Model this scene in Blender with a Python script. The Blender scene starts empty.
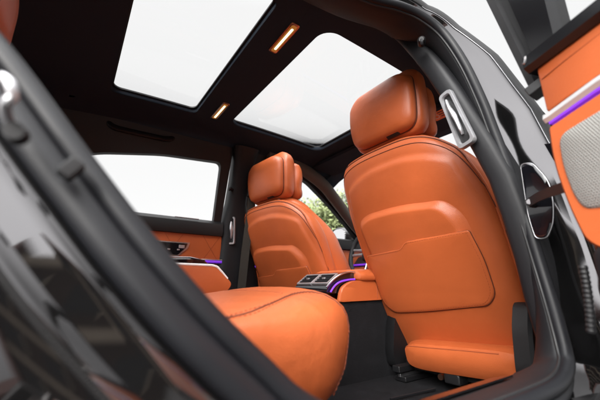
import bpy, bmesh, math, random
from mathutils import Vector, Matrix
random.seed(7)
R = math.radians
scene = bpy.context.scene
COL = scene.collection

# ------------------------------------------------------------------ camera
# metres; x = towards the front of the car, y = into the car, z = up.
# The photographer squats beside the open rear door: lens at (0, 0, 0), ground at z = -0.52
YAW, PITCH = R(34.7), R(14.9)
cam = bpy.data.cameras.new('camera')
cam_o = bpy.data.objects.new('camera', cam)
COL.objects.link(cam_o)
cam.sensor_width = 36.0
cam.lens = 19.68
cam.clip_start = 0.01
cam.clip_end = 2000
cam_o.rotation_euler = (math.pi / 2 + PITCH, 0, -YAW)
cam.dof.use_dof = True
cam.dof.focus_distance = 1.05
cam.dof.aperture_fstop = 3.8
scene.camera = cam_o

# ------------------------------------------------------------------ sky and sun
SUN_EL, SUN_AZ = R(27), R(236)          # azimuth clockwise from +y, light comes over the photographer's shoulder
world = bpy.data.worlds.new("World")
scene.world = world
world.use_nodes = True
wn, wl = world.node_tree.nodes, world.node_tree.links
bg = wn['Background']
sky = wn.new('ShaderNodeTexSky')
sky.sky_type = 'NISHITA'
sky.sun_disc = False
sky.sun_elevation = SUN_EL
sky.sun_rotation = SUN_AZ
hsv = wn.new('ShaderNodeHueSaturation')
hsv.inputs['Saturation'].default_value = 0.06
wl.new(sky.outputs[0], hsv.inputs['Color'])
mx = wn.new('ShaderNodeMix')
mx.data_type = 'RGBA'
mx.inputs[0].default_value = 0.93       # thick white overcast over the clear sky
wl.new(hsv.outputs[0], mx.inputs[6])
mx.inputs[7].default_value = (3.35, 3.35, 3.35, 1)
# the cloud cover is brightest round the hidden sun
gtc = wn.new('ShaderNodeTexCoord')
dotn = wn.new('ShaderNodeVectorMath'); dotn.operation = 'DOT_PRODUCT'
dotn.inputs[1].default_value = (math.sin(SUN_AZ) * math.cos(SUN_EL), math.cos(SUN_AZ) * math.cos(SUN_EL), math.sin(SUN_EL))
wl.new(gtc.outputs['Generated'], dotn.inputs[0])
lob = wn.new('ShaderNodeMapRange'); lob.interpolation_type = 'SMOOTHSTEP'
lob.inputs['From Min'].default_value = 0.45; lob.inputs['From Max'].default_value = 1.0
lob.inputs['To Min'].default_value = 1.0; lob.inputs['To Max'].default_value = 6.5
wl.new(dotn.outputs['Value'], lob.inputs['Value'])
# ... and brighter overhead than low down, as overcast skies are
sepz = wn.new('ShaderNodeSeparateXYZ'); wl.new(gtc.outputs['Generated'], sepz.inputs[0])
zen = wn.new('ShaderNodeMapRange'); zen.interpolation_type = 'SMOOTHSTEP'
zen.inputs['From Min'].default_value = 0.70; zen.inputs['From Max'].default_value = 0.97
zen.inputs['To Min'].default_value = 1.0; zen.inputs['To Max'].default_value = 4.0
wl.new(sepz.outputs['Z'], zen.inputs['Value'])
mulz = wn.new('ShaderNodeMath'); mulz.operation = 'MULTIPLY'
wl.new(lob.outputs['Result'], mulz.inputs[0]); wl.new(zen.outputs['Result'], mulz.inputs[1])
vm = wn.new('ShaderNodeVectorMath'); vm.operation = 'SCALE'
wl.new(mx.outputs[2], vm.inputs[0]); wl.new(mulz.outputs[0], vm.inputs['Scale'])
wl.new(vm.outputs[0], bg.inputs['Color'])
bg.inputs['Strength'].default_value = 0.1

sun = bpy.data.lights.new('sun', 'SUN')
sun.energy = 1.6
sun.angle = R(36)
sun.color = (1.0, 0.96, 0.9)
sun_o = bpy.data.objects.new('sun', sun)
COL.objects.link(sun_o)
sd = Vector((math.sin(SUN_AZ) * math.cos(SUN_EL), math.cos(SUN_AZ) * math.cos(SUN_EL), math.sin(SUN_EL)))
sun_o.rotation_euler = sd.to_track_quat('Z', 'Y').to_euler()

scene.view_settings.view_transform = 'Standard'
scene.view_settings.look = 'None'
scene.view_settings.exposure = 1.5
scene.view_settings.gamma = 1
scene.cycles.max_bounces = 10
scene.cycles.diffuse_bounces = 6
scene.cycles.transparent_max_bounces = 12
scene.cycles.use_denoising = True

# ------------------------------------------------------------------ materials
def mat(name, base, rough=0.5, metal=0.0, coat=0.0, bump=None, wave=None, var=None, spec=0.5, emis=None, estr=0.0, coat_rough=0.03, ior=None):
    """bump=(scale, strength, distance); var=(scale, amount) mottles the colour and the roughness"""
    m = bpy.data.materials.new(name)
    m.use_nodes = True
    nt = m.node_tree
    b = nt.nodes['Principled BSDF']
    b.inputs['Base Color'].default_value = (*base, 1)
    b.inputs['Roughness'].default_value = rough
    b.inputs['Metallic'].default_value = metal
    b.inputs['Coat Weight'].default_value = coat
    b.inputs['Coat Roughness'].default_value = coat_rough
    b.inputs['Specular IOR Level'].default_value = spec
    tc = nt.nodes.new('ShaderNodeTexCoord')
    if var:
        n = nt.nodes.new('ShaderNodeTexNoise')
        n.inputs['Scale'].default_value = var[0]
        n.inputs['Detail'].default_value = 5
        nt.links.new(tc.outputs['Object'], n.inputs['Vector'])
        r = nt.nodes.new('ShaderNodeMapRange')
        r.inputs['From Min'].default_value = 0.3
        r.inputs['From Max'].default_value = 0.7
        r.inputs['To Min'].default_value = 1 - var[1]
        r.inputs['To Max'].default_value = 1 + var[1]
        nt.links.new(n.outputs['Fac'], r.inputs['Value'])
        v = nt.nodes.new('ShaderNodeVectorMath')
        v.operation = 'SCALE'
        v.inputs[0].default_value = base
        nt.links.new(r.outputs['Result'], v.inputs['Scale'])
        nt.links.new(v.outputs['Vector'], b.inputs['Base Color'])
        q = nt.nodes.new('ShaderNodeMath')
        q.operation = 'MULTIPLY'
        q.inputs[1].default_value = rough
        nt.links.new(r.outputs['Result'], q.inputs[0])
        nt.links.new(q.outputs[0], b.inputs['Roughness'])
    if bump:
        vo = nt.nodes.new('ShaderNodeTexVoronoi')
        vo.inputs['Scale'].default_value = bump[0]
        nt.links.new(tc.outputs['Object'], vo.inputs['Vector'])
        n2 = nt.nodes.new('ShaderNodeTexNoise')
        n2.inputs['Scale'].default_value = bump[0] * 0.06
        n2.inputs['Detail'].default_value = 4
        nt.links.new(tc.outputs['Object'], n2.inputs['Vector'])
        ad = nt.nodes.new('ShaderNodeMath')
        ad.operation = 'MULTIPLY_ADD'
        ad.inputs[1].default_value = 2.5
        nt.links.new(n2.outputs['Fac'], ad.inputs[0])
        nt.links.new(vo.outputs['Distance'], ad.inputs[2])
        bu = nt.nodes.new('ShaderNodeBump')
        bu.inputs['Strength'].default_value = bump[1]
        bu.inputs['Distance'].default_value = bump[2]
        nt.links.new(ad.outputs[0], bu.inputs['Height'])
        last = bu
        if wave:
            n3 = nt.nodes.new('ShaderNodeTexNoise')
            n3.inputs['Scale'].default_value = wave[0]
            n3.inputs['Detail'].default_value = 2.5
            n3.inputs['Distortion'].default_value = 0.6
            nt.links.new(tc.outputs['Object'], n3.inputs['Vector'])
            b3 = nt.nodes.new('ShaderNodeBump')
            b3.inputs['Strength'].default_value = wave[1]
            b3.inputs['Distance'].default_value = wave[2]
            nt.links.new(n3.outputs['Fac'], b3.inputs['Height'])
            nt.links.new(bu.outputs['Normal'], b3.inputs['Normal'])
            last = b3
        nt.links.new(last.outputs['Normal'], b.inputs['Normal'])
    if emis:
        b.inputs['Emission Color'].default_value = (*emis, 1)
        b.inputs['Emission Strength'].default_value = estr
    return m

def glass_mat(name, tint, gloss):
    m = bpy.data.materials.new(name)
    m.use_nodes = True
    nt = m.node_tree
    nt.nodes.remove(nt.nodes['Principled BSDF'])
    out = nt.nodes['Material Output']
    t = nt.nodes.new('ShaderNodeBsdfTransparent')
    t.inputs['Color'].default_value = (*tint, 1)
    g = nt.nodes.new('ShaderNodeBsdfGlossy')
    g.inputs['Roughness'].default_value = 0.01
    f = nt.nodes.new('ShaderNodeFresnel')
    f.inputs['IOR'].default_value = gloss
    mxs = nt.nodes.new('ShaderNodeMixShader')
    nt.links.new(f.outputs[0], mxs.inputs[0])
    nt.links.new(t.outputs[0], mxs.inputs[1])
    nt.links.new(g.outputs[0], mxs.inputs[2])
    nt.links.new(mxs.outputs[0], out.inputs['Surface'])
    return m

ORANGE = (0.46, 0.102, 0.029)
M = dict(
    leather=mat('orange_leather', ORANGE, 0.37, bump=(700, 0.32, 0.0008), var=(9, 0.06), wave=(16, 0.12, 0.005)),
    leather2=mat('orange_leather_smooth', ORANGE, 0.36, bump=(800, 0.25, 0.0007), var=(7, 0.05), wave=(12, 0.08, 0.004)),
    thread=mat('stitching', (0.30, 0.06, 0.015), 0.7),
    seam=mat('seam_gap', (0.10, 0.022, 0.008), 0.8),
    headliner=mat('headliner_fabric', (0.019, 0.026, 0.037), 0.95, bump=(1500, 0.25, 0.0006), var=(6, 0.1), spec=0.2),
    trim=mat('dark_grey_plastic', (0.0080, 0.0082, 0.0098), 0.52, spec=0.32, bump=(1600, 0.2, 0.0004), var=(5, 0.08)),
    trim_dark=mat('black_plastic', (0.006, 0.006, 0.007), 0.5, bump=(1600, 0.2, 0.0004)),
    rubber=mat('rubber_seal', (0.0075, 0.0078, 0.0098), 0.45, spec=0.28, bump=(700, 0.08, 0.0004), var=(12, 0.1)),
    rubber_dark=mat('black_rubber', (0.007, 0.007, 0.008), 0.55, var=(12, 0.15)),
    paint=mat('black_car_paint', (0.006, 0.006, 0.008), 0.12, coat=1.0, var=(3, 0.1)),
    jamb=mat('polished_black_paint', (0.080, 0.078, 0.080), 0.035, metal=0.95, var=(3, 0.06)),
    gloss=mat('piano_black', (0.006, 0.006, 0.008), 0.1, coat=1.0),
    chrome=mat('satin_chrome', (0.72, 0.72, 0.74), 0.22, metal=1.0, var=(20, 0.04)),
    soft=mat('soft_orange_leather', ORANGE, 0.38, bump=(700, 0.32, 0.0008), var=(9, 0.06), wave=(13, 0.40, 0.010)),
    pale=mat('painted_sky_reflection', (0.8, 0.8, 0.8), 0.3),  # armrest's chrome edge: the sky's reflection is painted in as near-white
    light_trim=mat('pale_metal_trim', (0.55, 0.55, 0.56), 0.3, metal=0.4),
    silver=mat('silver_strip', (0.5, 0.5, 0.52), 0.32, metal=0.75),
    gloss_soft=mat('black_satin_trim', (0.006, 0.006, 0.007), 0.2, spec=0.4),
    chrome_sat=mat('brushed_aluminium', (0.55, 0.55, 0.57), 0.38, metal=1.0, var=(40, 0.05)),
    carpet=mat('black_carpet', (0.017, 0.017, 0.019), 1.0, bump=(2600, 0.7, 0.002), var=(25, 0.2), spec=0.1),
    beige=mat('grey_beige_trim', (0.11, 0.095, 0.08), 0.8, bump=(1500, 0.2, 0.0005)),
    belt=mat('belt_webbing', (0.03, 0.027, 0.022), 0.85, bump=(2500, 0.4, 0.0006)),
    copper=mat('copper_bezel', (0.55, 0.30, 0.20), 0.3, metal=1.0),
    lamp=mat('warm_lamp', (0.12, 0.06, 0.02), 0.4, emis=(1.0, 0.36, 0.06), estr=0.10),
    lampcore=mat('warm_lamp_core', (1, 0.8, 0.5), 0.4, emis=(1.0, 0.74, 0.38), estr=1.1),
    purple=mat('purple_light', (0.2, 0.05, 0.6), 0.3, emis=(0.17, 0.025, 0.70), estr=0.2),
    label=mat('orange_sticker', (0.75, 0.22, 0.05), 0.5),
    white=mat('white_print', (0.7, 0.68, 0.62), 0.5),
    glass=glass_mat('clear_glass', (1.0, 1.0, 1.0), 1.12),
    mirror=mat('mirror_glass', (0.9, 0.9, 0.92), 0.02, metal=1.0),
    bark=mat('bark', (0.09, 0.065, 0.045), 0.9, bump=(30, 0.6, 0.02)),
    leaf=mat('leaf_green', (0.20, 0.24, 0.10), 0.6, var=(0.6, 0.15)),
    asphalt=mat('grey_asphalt', (0.10, 0.098, 0.095), 0.9, bump=(160, 0.6, 0.006), var=(1.2, 0.15)),
)

# ------------------------------------------------------------------ helpers
def tag(o, label, cat=None, group=None, kind=None):
    o['label'] = label
    if cat: o['category'] = cat
    if group: o['group'] = group
    if kind: o['kind'] = kind
    return o

def thing(name, label, cat, loc, group=None):
    o = bpy.data.objects.new(name, None)
    o.empty_display_size = 0.05
    o.location = loc
    COL.objects.link(o)
    return tag(o, label, cat, group)

def world_loc(o):
    v = Vector((0, 0, 0))
    while o:
        v += Vector(o.location)
        o = o.parent
    return v

class MB:
    """collects faces given in car coordinates; build() links them as one object under its parent"""
    def __init__(s):
        s.v, s.f, s.m = [], [], []
        s.mats = []
    def mi(s, m):
        if m not in s.mats: s.mats.append(m)
        return s.mats.index(m)
    def add(s, vs, fs, m):
        o = len(s.v)
        s.v += [tuple(p) for p in vs]
        k = s.mi(m)
        for f in fs:
            s.f.append([o + i for i in f])
            s.m.append(k)
    def loft(s, rings, m, cap0=True, cap1=True, closed=True):
        n = len(rings[0])
        vs = [p for r in rings for p in r]
        fs = []
        for a in range(len(rings) - 1):
            for i in range(n if closed else n - 1):
                j = (i + 1) % n
                fs.append((a * n + i, a * n + j, (a + 1) * n + j, (a + 1) * n + i))
        if closed and cap0: fs.append(tuple(range(n))[::-1])
        if closed and cap1: fs.append(tuple((len(rings) - 1) * n + i for i in range(n)))
        s.add(vs, fs, m)
    def tube(s, path, r, m, n=8, closed=False, flat=1.0, cap=True):
        P = [Vector(p) for p in path]
        rings, ref = [], None
        L = len(P)
        for i in range(L):
            if closed: t = (P[(i + 1) % L] - P[i - 1])
            else: t = P[min(i + 1, L - 1)] - P[max(i - 1, 0)]
            t.normalize()
            if ref is None:
                ref = Vector((0, 0, 1)) if abs(t.z) < 0.9 else Vector((1, 0, 0))
            a = (ref - t * ref.dot(t)).normalized()
            b = t.cross(a)
            ref = a
            rr = r[i] if isinstance(r, (list, tuple)) else r
            rings.append([P[i] + a * (rr * math.cos(2 * math.pi * k / n)) + b * (rr * flat * math.sin(2 * math.pi * k / n)) for k in range(n)])
        if closed:
            rings.append(rings[0])
            s.loft(rings, m, False, False)
        else:
            s.loft(rings, m, cap, cap)
    def box(s, c, size, m, rot=None, bev=0.0):
        bm = bmesh.new()
        bmesh.ops.create_cube(bm, size=1)
        for v in bm.verts: v.co = Vector((v.co.x * size[0], v.co.y * size[1], v.co.z * size[2]))
        if bev > 0:
            bmesh.ops.bevel(bm, geom=bm.edges[:], offset=bev, segments=3, profile=0.7, affect='EDGES')
        mt = Matrix.Translation(Vector(c)) @ (rot.to_4x4() if rot else Matrix.Identity(4))
        bm.transform(mt)
        bm.verts.index_update()
        s.add([v.co.copy() for v in bm.verts], [[v.index for v in f.verts] for f in bm.faces], m)
        bm.free()
    def build(s, name, parent=None, smooth=True, label=None, sharp=35, recalc=True, solid=0.0):
        me = bpy.data.meshes.new(name)
        o = bpy.data.objects.new(name, me)
        off = world_loc(parent) if parent else Vector((0, 0, 0))
        me.from_pydata([Vector(p) - off for p in s.v], [], s.f)
        for mm in s.mats: me.materials.append(mm)
        for p, k in zip(me.polygons, s.m): p.material_index = k
        bm = bmesh.new()
        bm.from_mesh(me)
        bmesh.ops.remove_doubles(bm, verts=bm.verts[:], dist=1e-5)
        if recalc: bmesh.ops.recalc_face_normals(bm, faces=bm.faces[:])
        for f in bm.faces: f.smooth = smooth
        if smooth:
            for e in bm.edges:
                if len(e.link_faces) == 2 and e.calc_face_angle(0) > R(sharp): e.smooth = False
        bm.to_mesh(me)
        bm.free()
        COL.objects.link(o)
        if parent: o.parent = parent
        if label: o['label'] = label
        if solid:
            md = o.modifiers.new('thickness', 'SOLIDIFY')
            md.thickness = solid
            md.offset = 0
        return o

def part(name, label, loc):
    o = bpy.data.objects.new(name, None)
    o.empty_display_size = 0.05
    COL.objects.link(o)
    o.parent = car
    o.location = Vector(loc) - world_loc(car)
    o['label'] = label
    return o

def interp(x, xs, ys):
    if x <= xs[0]: return ys[0]
    for i in range(len(xs) - 1):
        if x <= xs[i + 1]:
            return ys[i] + (ys[i + 1] - ys[i]) * (x - xs[i]) / (xs[i + 1] - xs[i])
    return ys[-1]

def smooth_interp(xs, ys):
    """monotone-ish cubic through the points"""
    n = len(xs)
    d = []
    for i in range(n):
        a, b = max(i - 1, 0), min(i + 1, n - 1)
        d.append((ys[b] - ys[a]) / (xs[b] - xs[a]))
    def f(x):
        if x <= xs[0]: return ys[0] + d[0] * (x - xs[0])
        if x >= xs[-1]: return ys[-1] + d[-1] * (x - xs[-1])
        for i in range(n - 1):
            if x <= xs[i + 1]:
                h = xs[i + 1] - xs[i]
                t = (x - xs[i]) / h
                return ((2*t**3 - 3*t**2 + 1) * ys[i] + (t**3 - 2*t**2 + t) * h * d[i] + (-2*t**3 + 3*t**2) * ys[i+1] + (t**3 - t**2) * h * d[i+1])
    return f

def spow(v, e): return math.copysign(abs(v) ** e, v)

def catmull(P, n, closed=False):
    P = [Vector(p) for p in P]
    L = len(P)
    out = []
    segs = L if closed else L - 1
    for i in range(segs):
        if closed: p0, p1, p2, p3 = P[i - 1], P[i], P[(i + 1) % L], P[(i + 2) % L]
        else: p0, p1, p2, p3 = P[max(i - 1, 0)], P[i], P[i + 1], P[min(i + 2, L - 1)]
        for k in range(n):
            t = k / n
            out.append(0.5 * ((2 * p1) + (p2 - p0) * t + (2 * p0 - 5 * p1 + 4 * p2 - p3) * t * t + (3 * p1 - p0 - 3 * p2 + p3) * t ** 3))
    if not closed: out.append(P[-1])
    return out

def rrect(x0, x1, y0, y1, r, n=8, rs=None):
    """rounded rectangle, counter-clockwise from the lower right corner"""
    rs = rs or (r, r, r, r)
    out = []
    for (cx, cy, a0, q) in ((x1, y0, -90, 0), (x1, y1, 0, 1), (x0, y1, 90, 2), (x0, y0, 180, 3)):
        rr = rs[q]
        ox = cx - rr if cx == x1 else cx + rr
        oy = cy - rr if cy == y1 else cy + rr
        for k in range(n + 1):
            a = R(a0 + 90 * k / n)
            out.append((ox + rr * math.cos(a), oy + rr * math.sin(a)))
    return out

def round_poly(P, r, n=5):
    """rounds the corners of a 2D polygon; r is one radius or one per corner"""
    out = []
    L = len(P)
    for i in range(L):
        p, a, b = Vector(P[i]), Vector(P[i - 1]), Vector(P[(i + 1) % L])
        q = r[i] if isinstance(r, (list, tuple)) else r
        q = min(q, (a - p).length * 0.45, (b - p).length * 0.45)
        s, e = p + (a - p).normalized() * q, p + (b - p).normalized() * q
        for k in range(n + 1):
            t = k / n
            out.append(tuple((1 - t) ** 2 * s + 2 * t * (1 - t) * p + t * t * e))
    return out

def polar_hit(poly, c, ang):
    d = Vector((math.cos(ang), math.sin(ang)))
    best = None
    L = len(poly)
    for i in range(L):
        a, b = Vector(poly[i]) - c, Vector(poly[(i + 1) % L]) - c
        e = b - a
        den = d.x * e.y - d.y * e.x
        if abs(den) < 1e-12: continue
        t = (a.x * e.y - a.y * e.x) / den
        u = (a.x * d.y - a.y * d.x) / den
        if t > 0 and -1e-6 <= u <= 1 + 1e-6 and (best is None or t < best): best = t
    return best or 0.0

def polar_ring(mb, inner, outer, fn, m, steps=6, c=None, extra=96, lips=()):
    """fills the area between two outlines around the same centre; fn maps (a, b, depth) to a point.
       lips: extra rings (inset, depth) that turn the inner edge away"""
    if c is None: c = Vector((sum(p[0] for p in inner) / len(inner), sum(p[1] for p in inner) / len(inner)))
    else: c = Vector(c)
    angs = [2 * math.pi * k / extra for k in range(extra)]
    for p in list(inner) + list(outer): angs.append(math.atan2(p[1] - c.y, p[0] - c.x) % (2 * math.pi))
    angs = sorted(angs)
    A = [angs[0]]
    for a in angs[1:]:
        if a - A[-1] > 1e-3: A.append(a)
    ri = [polar_hit(inner, c, a) for a in A]
    ro = [polar_hit(outer, c, a) for a in A]
    rings = []
    for (ins, dep) in lips:
        rings.append([fn(c.x + (r - ins) * math.cos(a), c.y + (r - ins) * math.sin(a), dep) for a, r in zip(A, ri)])
    for k in range(steps + 1):
        t = k / steps
        rings.append([fn(c.x + (r + (q - r) * t) * math.cos(a), c.y + (r + (q - r) * t) * math.sin(a), 0.0) for a, r, q in zip(A, ri, ro)])
    mb.loft(rings, m, False, False)

def patch(mb, outline, fn, m, lift=0.006, sink=0.003, edge=0.006, rings=8, dome=0.0, soft=False):
    """padded panel: outline in the surface's own (a, b); fn(a, b, height) gives the point"""
    c = Vector((sum(p[0] for p in outline) / len(outline), sum(p[1] for p in outline) / len(outline)))
    rad = sum((Vector(p) - c).length for p in outline) / len(outline)
    prof = [(0.0, -sink), (0.0, lift * 0.35), (edge * 0.3, lift * 0.75), (edge, lift)]
    if soft: prof = [(edge * t, -0.0015 + (lift + 0.0015) * (t * t * (3 - 2 * t))) for t in lin(0, 1, 10)]
    prof += [(edge + (rad - edge) * k / rings, lift + dome * (1 - (1 - k / rings) ** 2)) for k in range(1, rings)]
    R_ = []
    for ins, hgt in prof:
        ring = []
        for p in outline:
            v = Vector(p) - c
            q = c + v * max(0.0, 1 - ins / rad)
            ring.append(fn(q.x, q.y, hgt))
        R_.append(ring)
    mb.loft(R_, m, False, False)
    n = len(outline)
    ctr = fn(c.x, c.y, lift + dome)
    mb.add(R_[-1] + [ctr], [(i, (i + 1) % n, n) for i in range(n)], m)

def seam(mb, pts, fn, r, m, h=0.0, n=6):
    mb.tube([fn(a, b, h) for a, b in pts], r, m, n)

def stitches(mb, pts, m, step=0.0085, length=0.0055, r=0.0007):
    """a row of separate short threads along a path"""
    P = [Vector(p) for p in pts]
    acc = 0.0
    for a, b in zip(P, P[1:]):
        L = (b - a).length
        if L < 1e-6: continue
        d = (b - a) / L
        t = (-acc) % step
        while t < L:
            q = a + d * t
            mb.tube([q, q + d * length * 0.5, q + d * length], [r * 0.5, r, r * 0.5], m, 4)
            t += step
        acc += L

# ------------------------------------------------------------------ the setting
g = MB()
g.add([(-400, -400, -0.52), (400, -400, -0.52), (400, 400, -0.52), (-400, 400, -0.52)], [(0, 1, 2, 3)], M['asphalt'])
o = g.build('ground')
tag(o, 'grey asphalt ground under the car', kind='structure')

# ------------------------------------------------------------------ the car's body
CY = 1.04                                   # middle of the car
def mir(y): return 2 * CY - y
car = thing('car', 'black car with panoramic glass roof and dark headliner, enclosing the orange seats', 'car', (0.5, CY, -0.52))

def ceil_z(x, y):
    d = max(0.0, abs(y - CY) - 0.36)
    return 0.775 - 1.1 * d * d - 0.05 * (x - 0.5) ** 2

HOLES = [(0.035, 0.378, 0.645, 1.395), (0.545, 1.09, 0.645, 1.395)]
head = MB()
cells = [(-0.10, 0.4615), (0.4615, 1.20)]
Y0, Y1 = 0.56, 1.50
hole_polys = []
for (x0, x1, y0, y1), (a, b), rs in zip(HOLES, cells, (0.028, 0.055)):
    hp = rrect(x0, x1, y0, y1, rs, 8)
    hole_polys.append(hp)
    polar_ring(head, hp, [(b, Y0), (b, Y1), (a, Y1), (a, Y0)], lambda u, v, d: (u, v, ceil_z(u, v) + d), M['headliner'], 8,
               c=((x0 + x1) / 2, (y0 + y1) / 2), lips=((-0.001, 0.022), (-0.001, 0.014), (-0.002, 0.008), (-0.0045, 0.003), (-0.008, 0.0006)))
def grid(mb, xs, ys, fn, m):
    rings = [[fn(x, y) for x in xs] for y in ys]
    mb.loft(rings, m, closed=False)
def lin(a, b, n): return [a + (b - a) * i / n for i in range(n + 1)]
cz = lambda x, y: (x, y, ceil_z(x, y))
grid(head, lin(-0.95, 1.42, 40), lin(Y1, 1.645, 8), cz, M['headliner'])
grid(head, lin(-0.95, 1.42, 40), lin(mir(1.645), Y0, 8), cz, M['headliner'])
grid(head, lin(-0.95, -0.10, 12), lin(Y0, Y1, 20), cz, M['headliner'])
grid(head, lin(1.20, 1.42, 6), lin(Y0, Y1, 20), cz, M['headliner'])
head.build('headliner', car, recalc=False, label='very dark fabric roof lining with two large glass openings')

# outer roof skin with its own two openings, glass panes on top
skin = MB()
def skin_z(x, y):
    return ceil_z(x, y) + 0.03
for (x0, x1, y0, y1), (a, b) in zip(HOLES, cells):
    polar_ring(skin, rrect(x0 - 0.004, x1 + 0.004, y0 - 0.004, y1 + 0.004, 0.04, 8), [(b, Y0), (b, Y1), (a, Y1), (a, Y0)], lambda u, v, d: (u, v, skin_z(u, v) + d), M['paint'], 4,
               c=((x0 + x1) / 2, (y0 + y1) / 2))
sz = lambda x, y: (x, y, skin_z(x, y))
grid(skin, lin(-0.95, 1.42, 20), lin(Y1, 1.66, 6), sz, M['paint'])
grid(skin, lin(-0.95, 1.42, 20), lin(mir(1.66), Y0, 6), sz, M['paint'])
grid(skin, lin(-0.95, -0.10, 8), lin(Y0, Y1, 10), sz, M['paint'])
grid(skin, lin(1.20, 1.42, 4), lin(Y0, Y1, 10), sz, M['paint'])
skin.build('roof_skin', car, recalc=False)
for i, ((x0, x1, y0, y1), nm) in enumerate(zip(HOLES, ('rear', 'front'))):
    fr = MB()
    polar_ring(fr, rrect(x0 + 0.006, x1 - 0.006, y0 + 0.006, y1 - 0.006, 0.03, 8), rrect(x0 - 0.02, x1 + 0.02, y0 - 0.02, y1 + 0.02, 0.05, 8),
               lambda u, v, d: (u, v, ceil_z(u, v) + 0.0205 + d), M['rubber_dark'], 2, lips=((0.0, 0.006),))
    fo = fr.build('sunroof_frame', car)
    gl = MB()
    grid(gl, lin(x0 - 0.03, x1 + 0.03, 8), lin(y0 - 0.03, y1 + 0.03, 8), lambda x, y: (x, y, ceil_z(x, y) + 0.0345), M['glass'])
    gl.build('sunroof_glass', fo, recalc=False)

# the two warm lamps on the cross-beam
for (ya, yb) in ((0.685, 0.835), (1.225, 1.39)):
    xc, zc = 0.4615, ceil_z(0.46, 1.0)
    bz = MB()
    zf = lambda a, b, h: (a, b, ceil_z(a, b) - h)
    patch(bz, rrect(xc - 0.0155, xc + 0.0155, ya, yb, 0.008, 5), zf, M['copper'], 0.003, 0.002, 0.002, 3)
    lo = bz.build('roof_lamp', car, label='slim copper framed lamp glowing warm yellow')
    ln = MB()
    patch(ln, rrect(xc - 0.009, xc + 0.009, ya + 0.008, yb - 0.008, 0.005, 5), lambda a, b, h: (a, b, ceil_z(a, b) - 0.003 - h), M['lamp'], 0.0015, 0.001, 0.001, 3)
    ln.build('lens', lo)
    lc = MB()
    patch(lc, rrect(xc - 0.004, xc + 0.004, ya + 0.02, yb - 0.02, 0.0035, 5), lambda a, b, h: (a, b, ceil_z(a, b) - 0.0045 - h), M['lampcore'], 0.001, 0.001, 0.001, 3)
    lc.build('light_strip', lo)

# grab handle above the far rear window
gh = MB()
gy = 1.592
pp = [(0.055, gy, ceil_z(0, gy) + 0.004), (0.062, gy - 0.012, ceil_z(0, gy) - 0.018), (0.085, gy - 0.016, ceil_z(0, gy) - 0.028), (0.13, gy - 0.018, ceil_z(0, gy) - 0.030),
      (0.26, gy - 0.018, ceil_z(0, gy) - 0.028), (0.30, gy - 0.016, ceil_z(0, gy) - 0.024), (0.322, gy - 0.012, ceil_z(0, gy) - 0.014), (0.328, gy, ceil_z(0, gy) + 0.004)]
gh.tube(catmull(pp, 5), 0.0125, M['trim'], 10, flat=1.3)
gh.build('grab_handle', car)

# ---- side walls round the windows (far side modelled, near front copied by mirroring)
def wall_y(z):
    return 1.69 - (0.30 * (z - 0.33) if z > 0.33 else 0)
RW = round_poly([(-0.30, 0.335), (0.605, 0.335), (0.592, 0.648), (0.30, 0.628), (0.03, 0.578), (-0.18, 0.48)], [0.02, 0.016, 0.03, 0.05, 0.05, 0.05])
FW = round_poly([(0.80, 0.315), (1.70, 0.305), (1.57, 0.40), (1.36, 0.535), (1.14, 0.655), (0.80, 0.66)], [0.015, 0.02, 0.05, 0.08, 0.06, 0.03])
FW_OUT = [(0.74, 0.24), (1.95, 0.24), (1.88, 0.29), (1.64, 0.43), (1.42, 0.585), (1.27, 0.70), (1.16, 0.735), (0.74, 0.735)]

def side_frame(name, inner, outer, flip, parent, m, label=None):
    w = MB()
    def fn(u, v, d):
        y = wall_y(v) + d + (0.075 if flip else 0)
        return (u, mir(y) if flip else y, v)
    polar_ring(w, inner, outer, fn, m, 5, lips=((-0.001, 0.035), (-0.001, 0.008), (-0.003, 0.002)))
    return w.build(name, parent, label=label)

# pillar trims between front and rear doors
def pillar(yc, sgn, name, label, rows=None):
    """lofted rounded section; sgn = +1 far side, -1 near side"""
    p = MB()
    rings = []
    for z, xc, hx, dy, hy in rows or ((-0.30, 0.77, 0.16, 0.00, 0.07), (-0.1, 0.765, 0.145, 0.0, 0.065), (0.05, 0.755, 0.128, 0.0, 0.062), (0.2, 0.742, 0.10, 0.0, 0.06), (0.33, 0.728, 0.078, -0.012, 0.056),
                              (0.45, 0.718, 0.054, -0.045, 0.054), (0.56, 0.715, 0.054, -0.085, 0.05), (0.66, 0.713, 0.06, -0.125, 0.045), (0.735, 0.712, 0.075, -0.165, 0.045)):
        y0 = yc + sgn * dy
        rings.append([(xc + hx * spow(math.cos(a), 0.55), y0 + hy * spow(math.sin(a), 0.55), z) for a in [2 * math.pi * k / 32 for k in range(32)]])
    p.loft(rings, M['trim'])
    return p.build(name, car, label=label)

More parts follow.
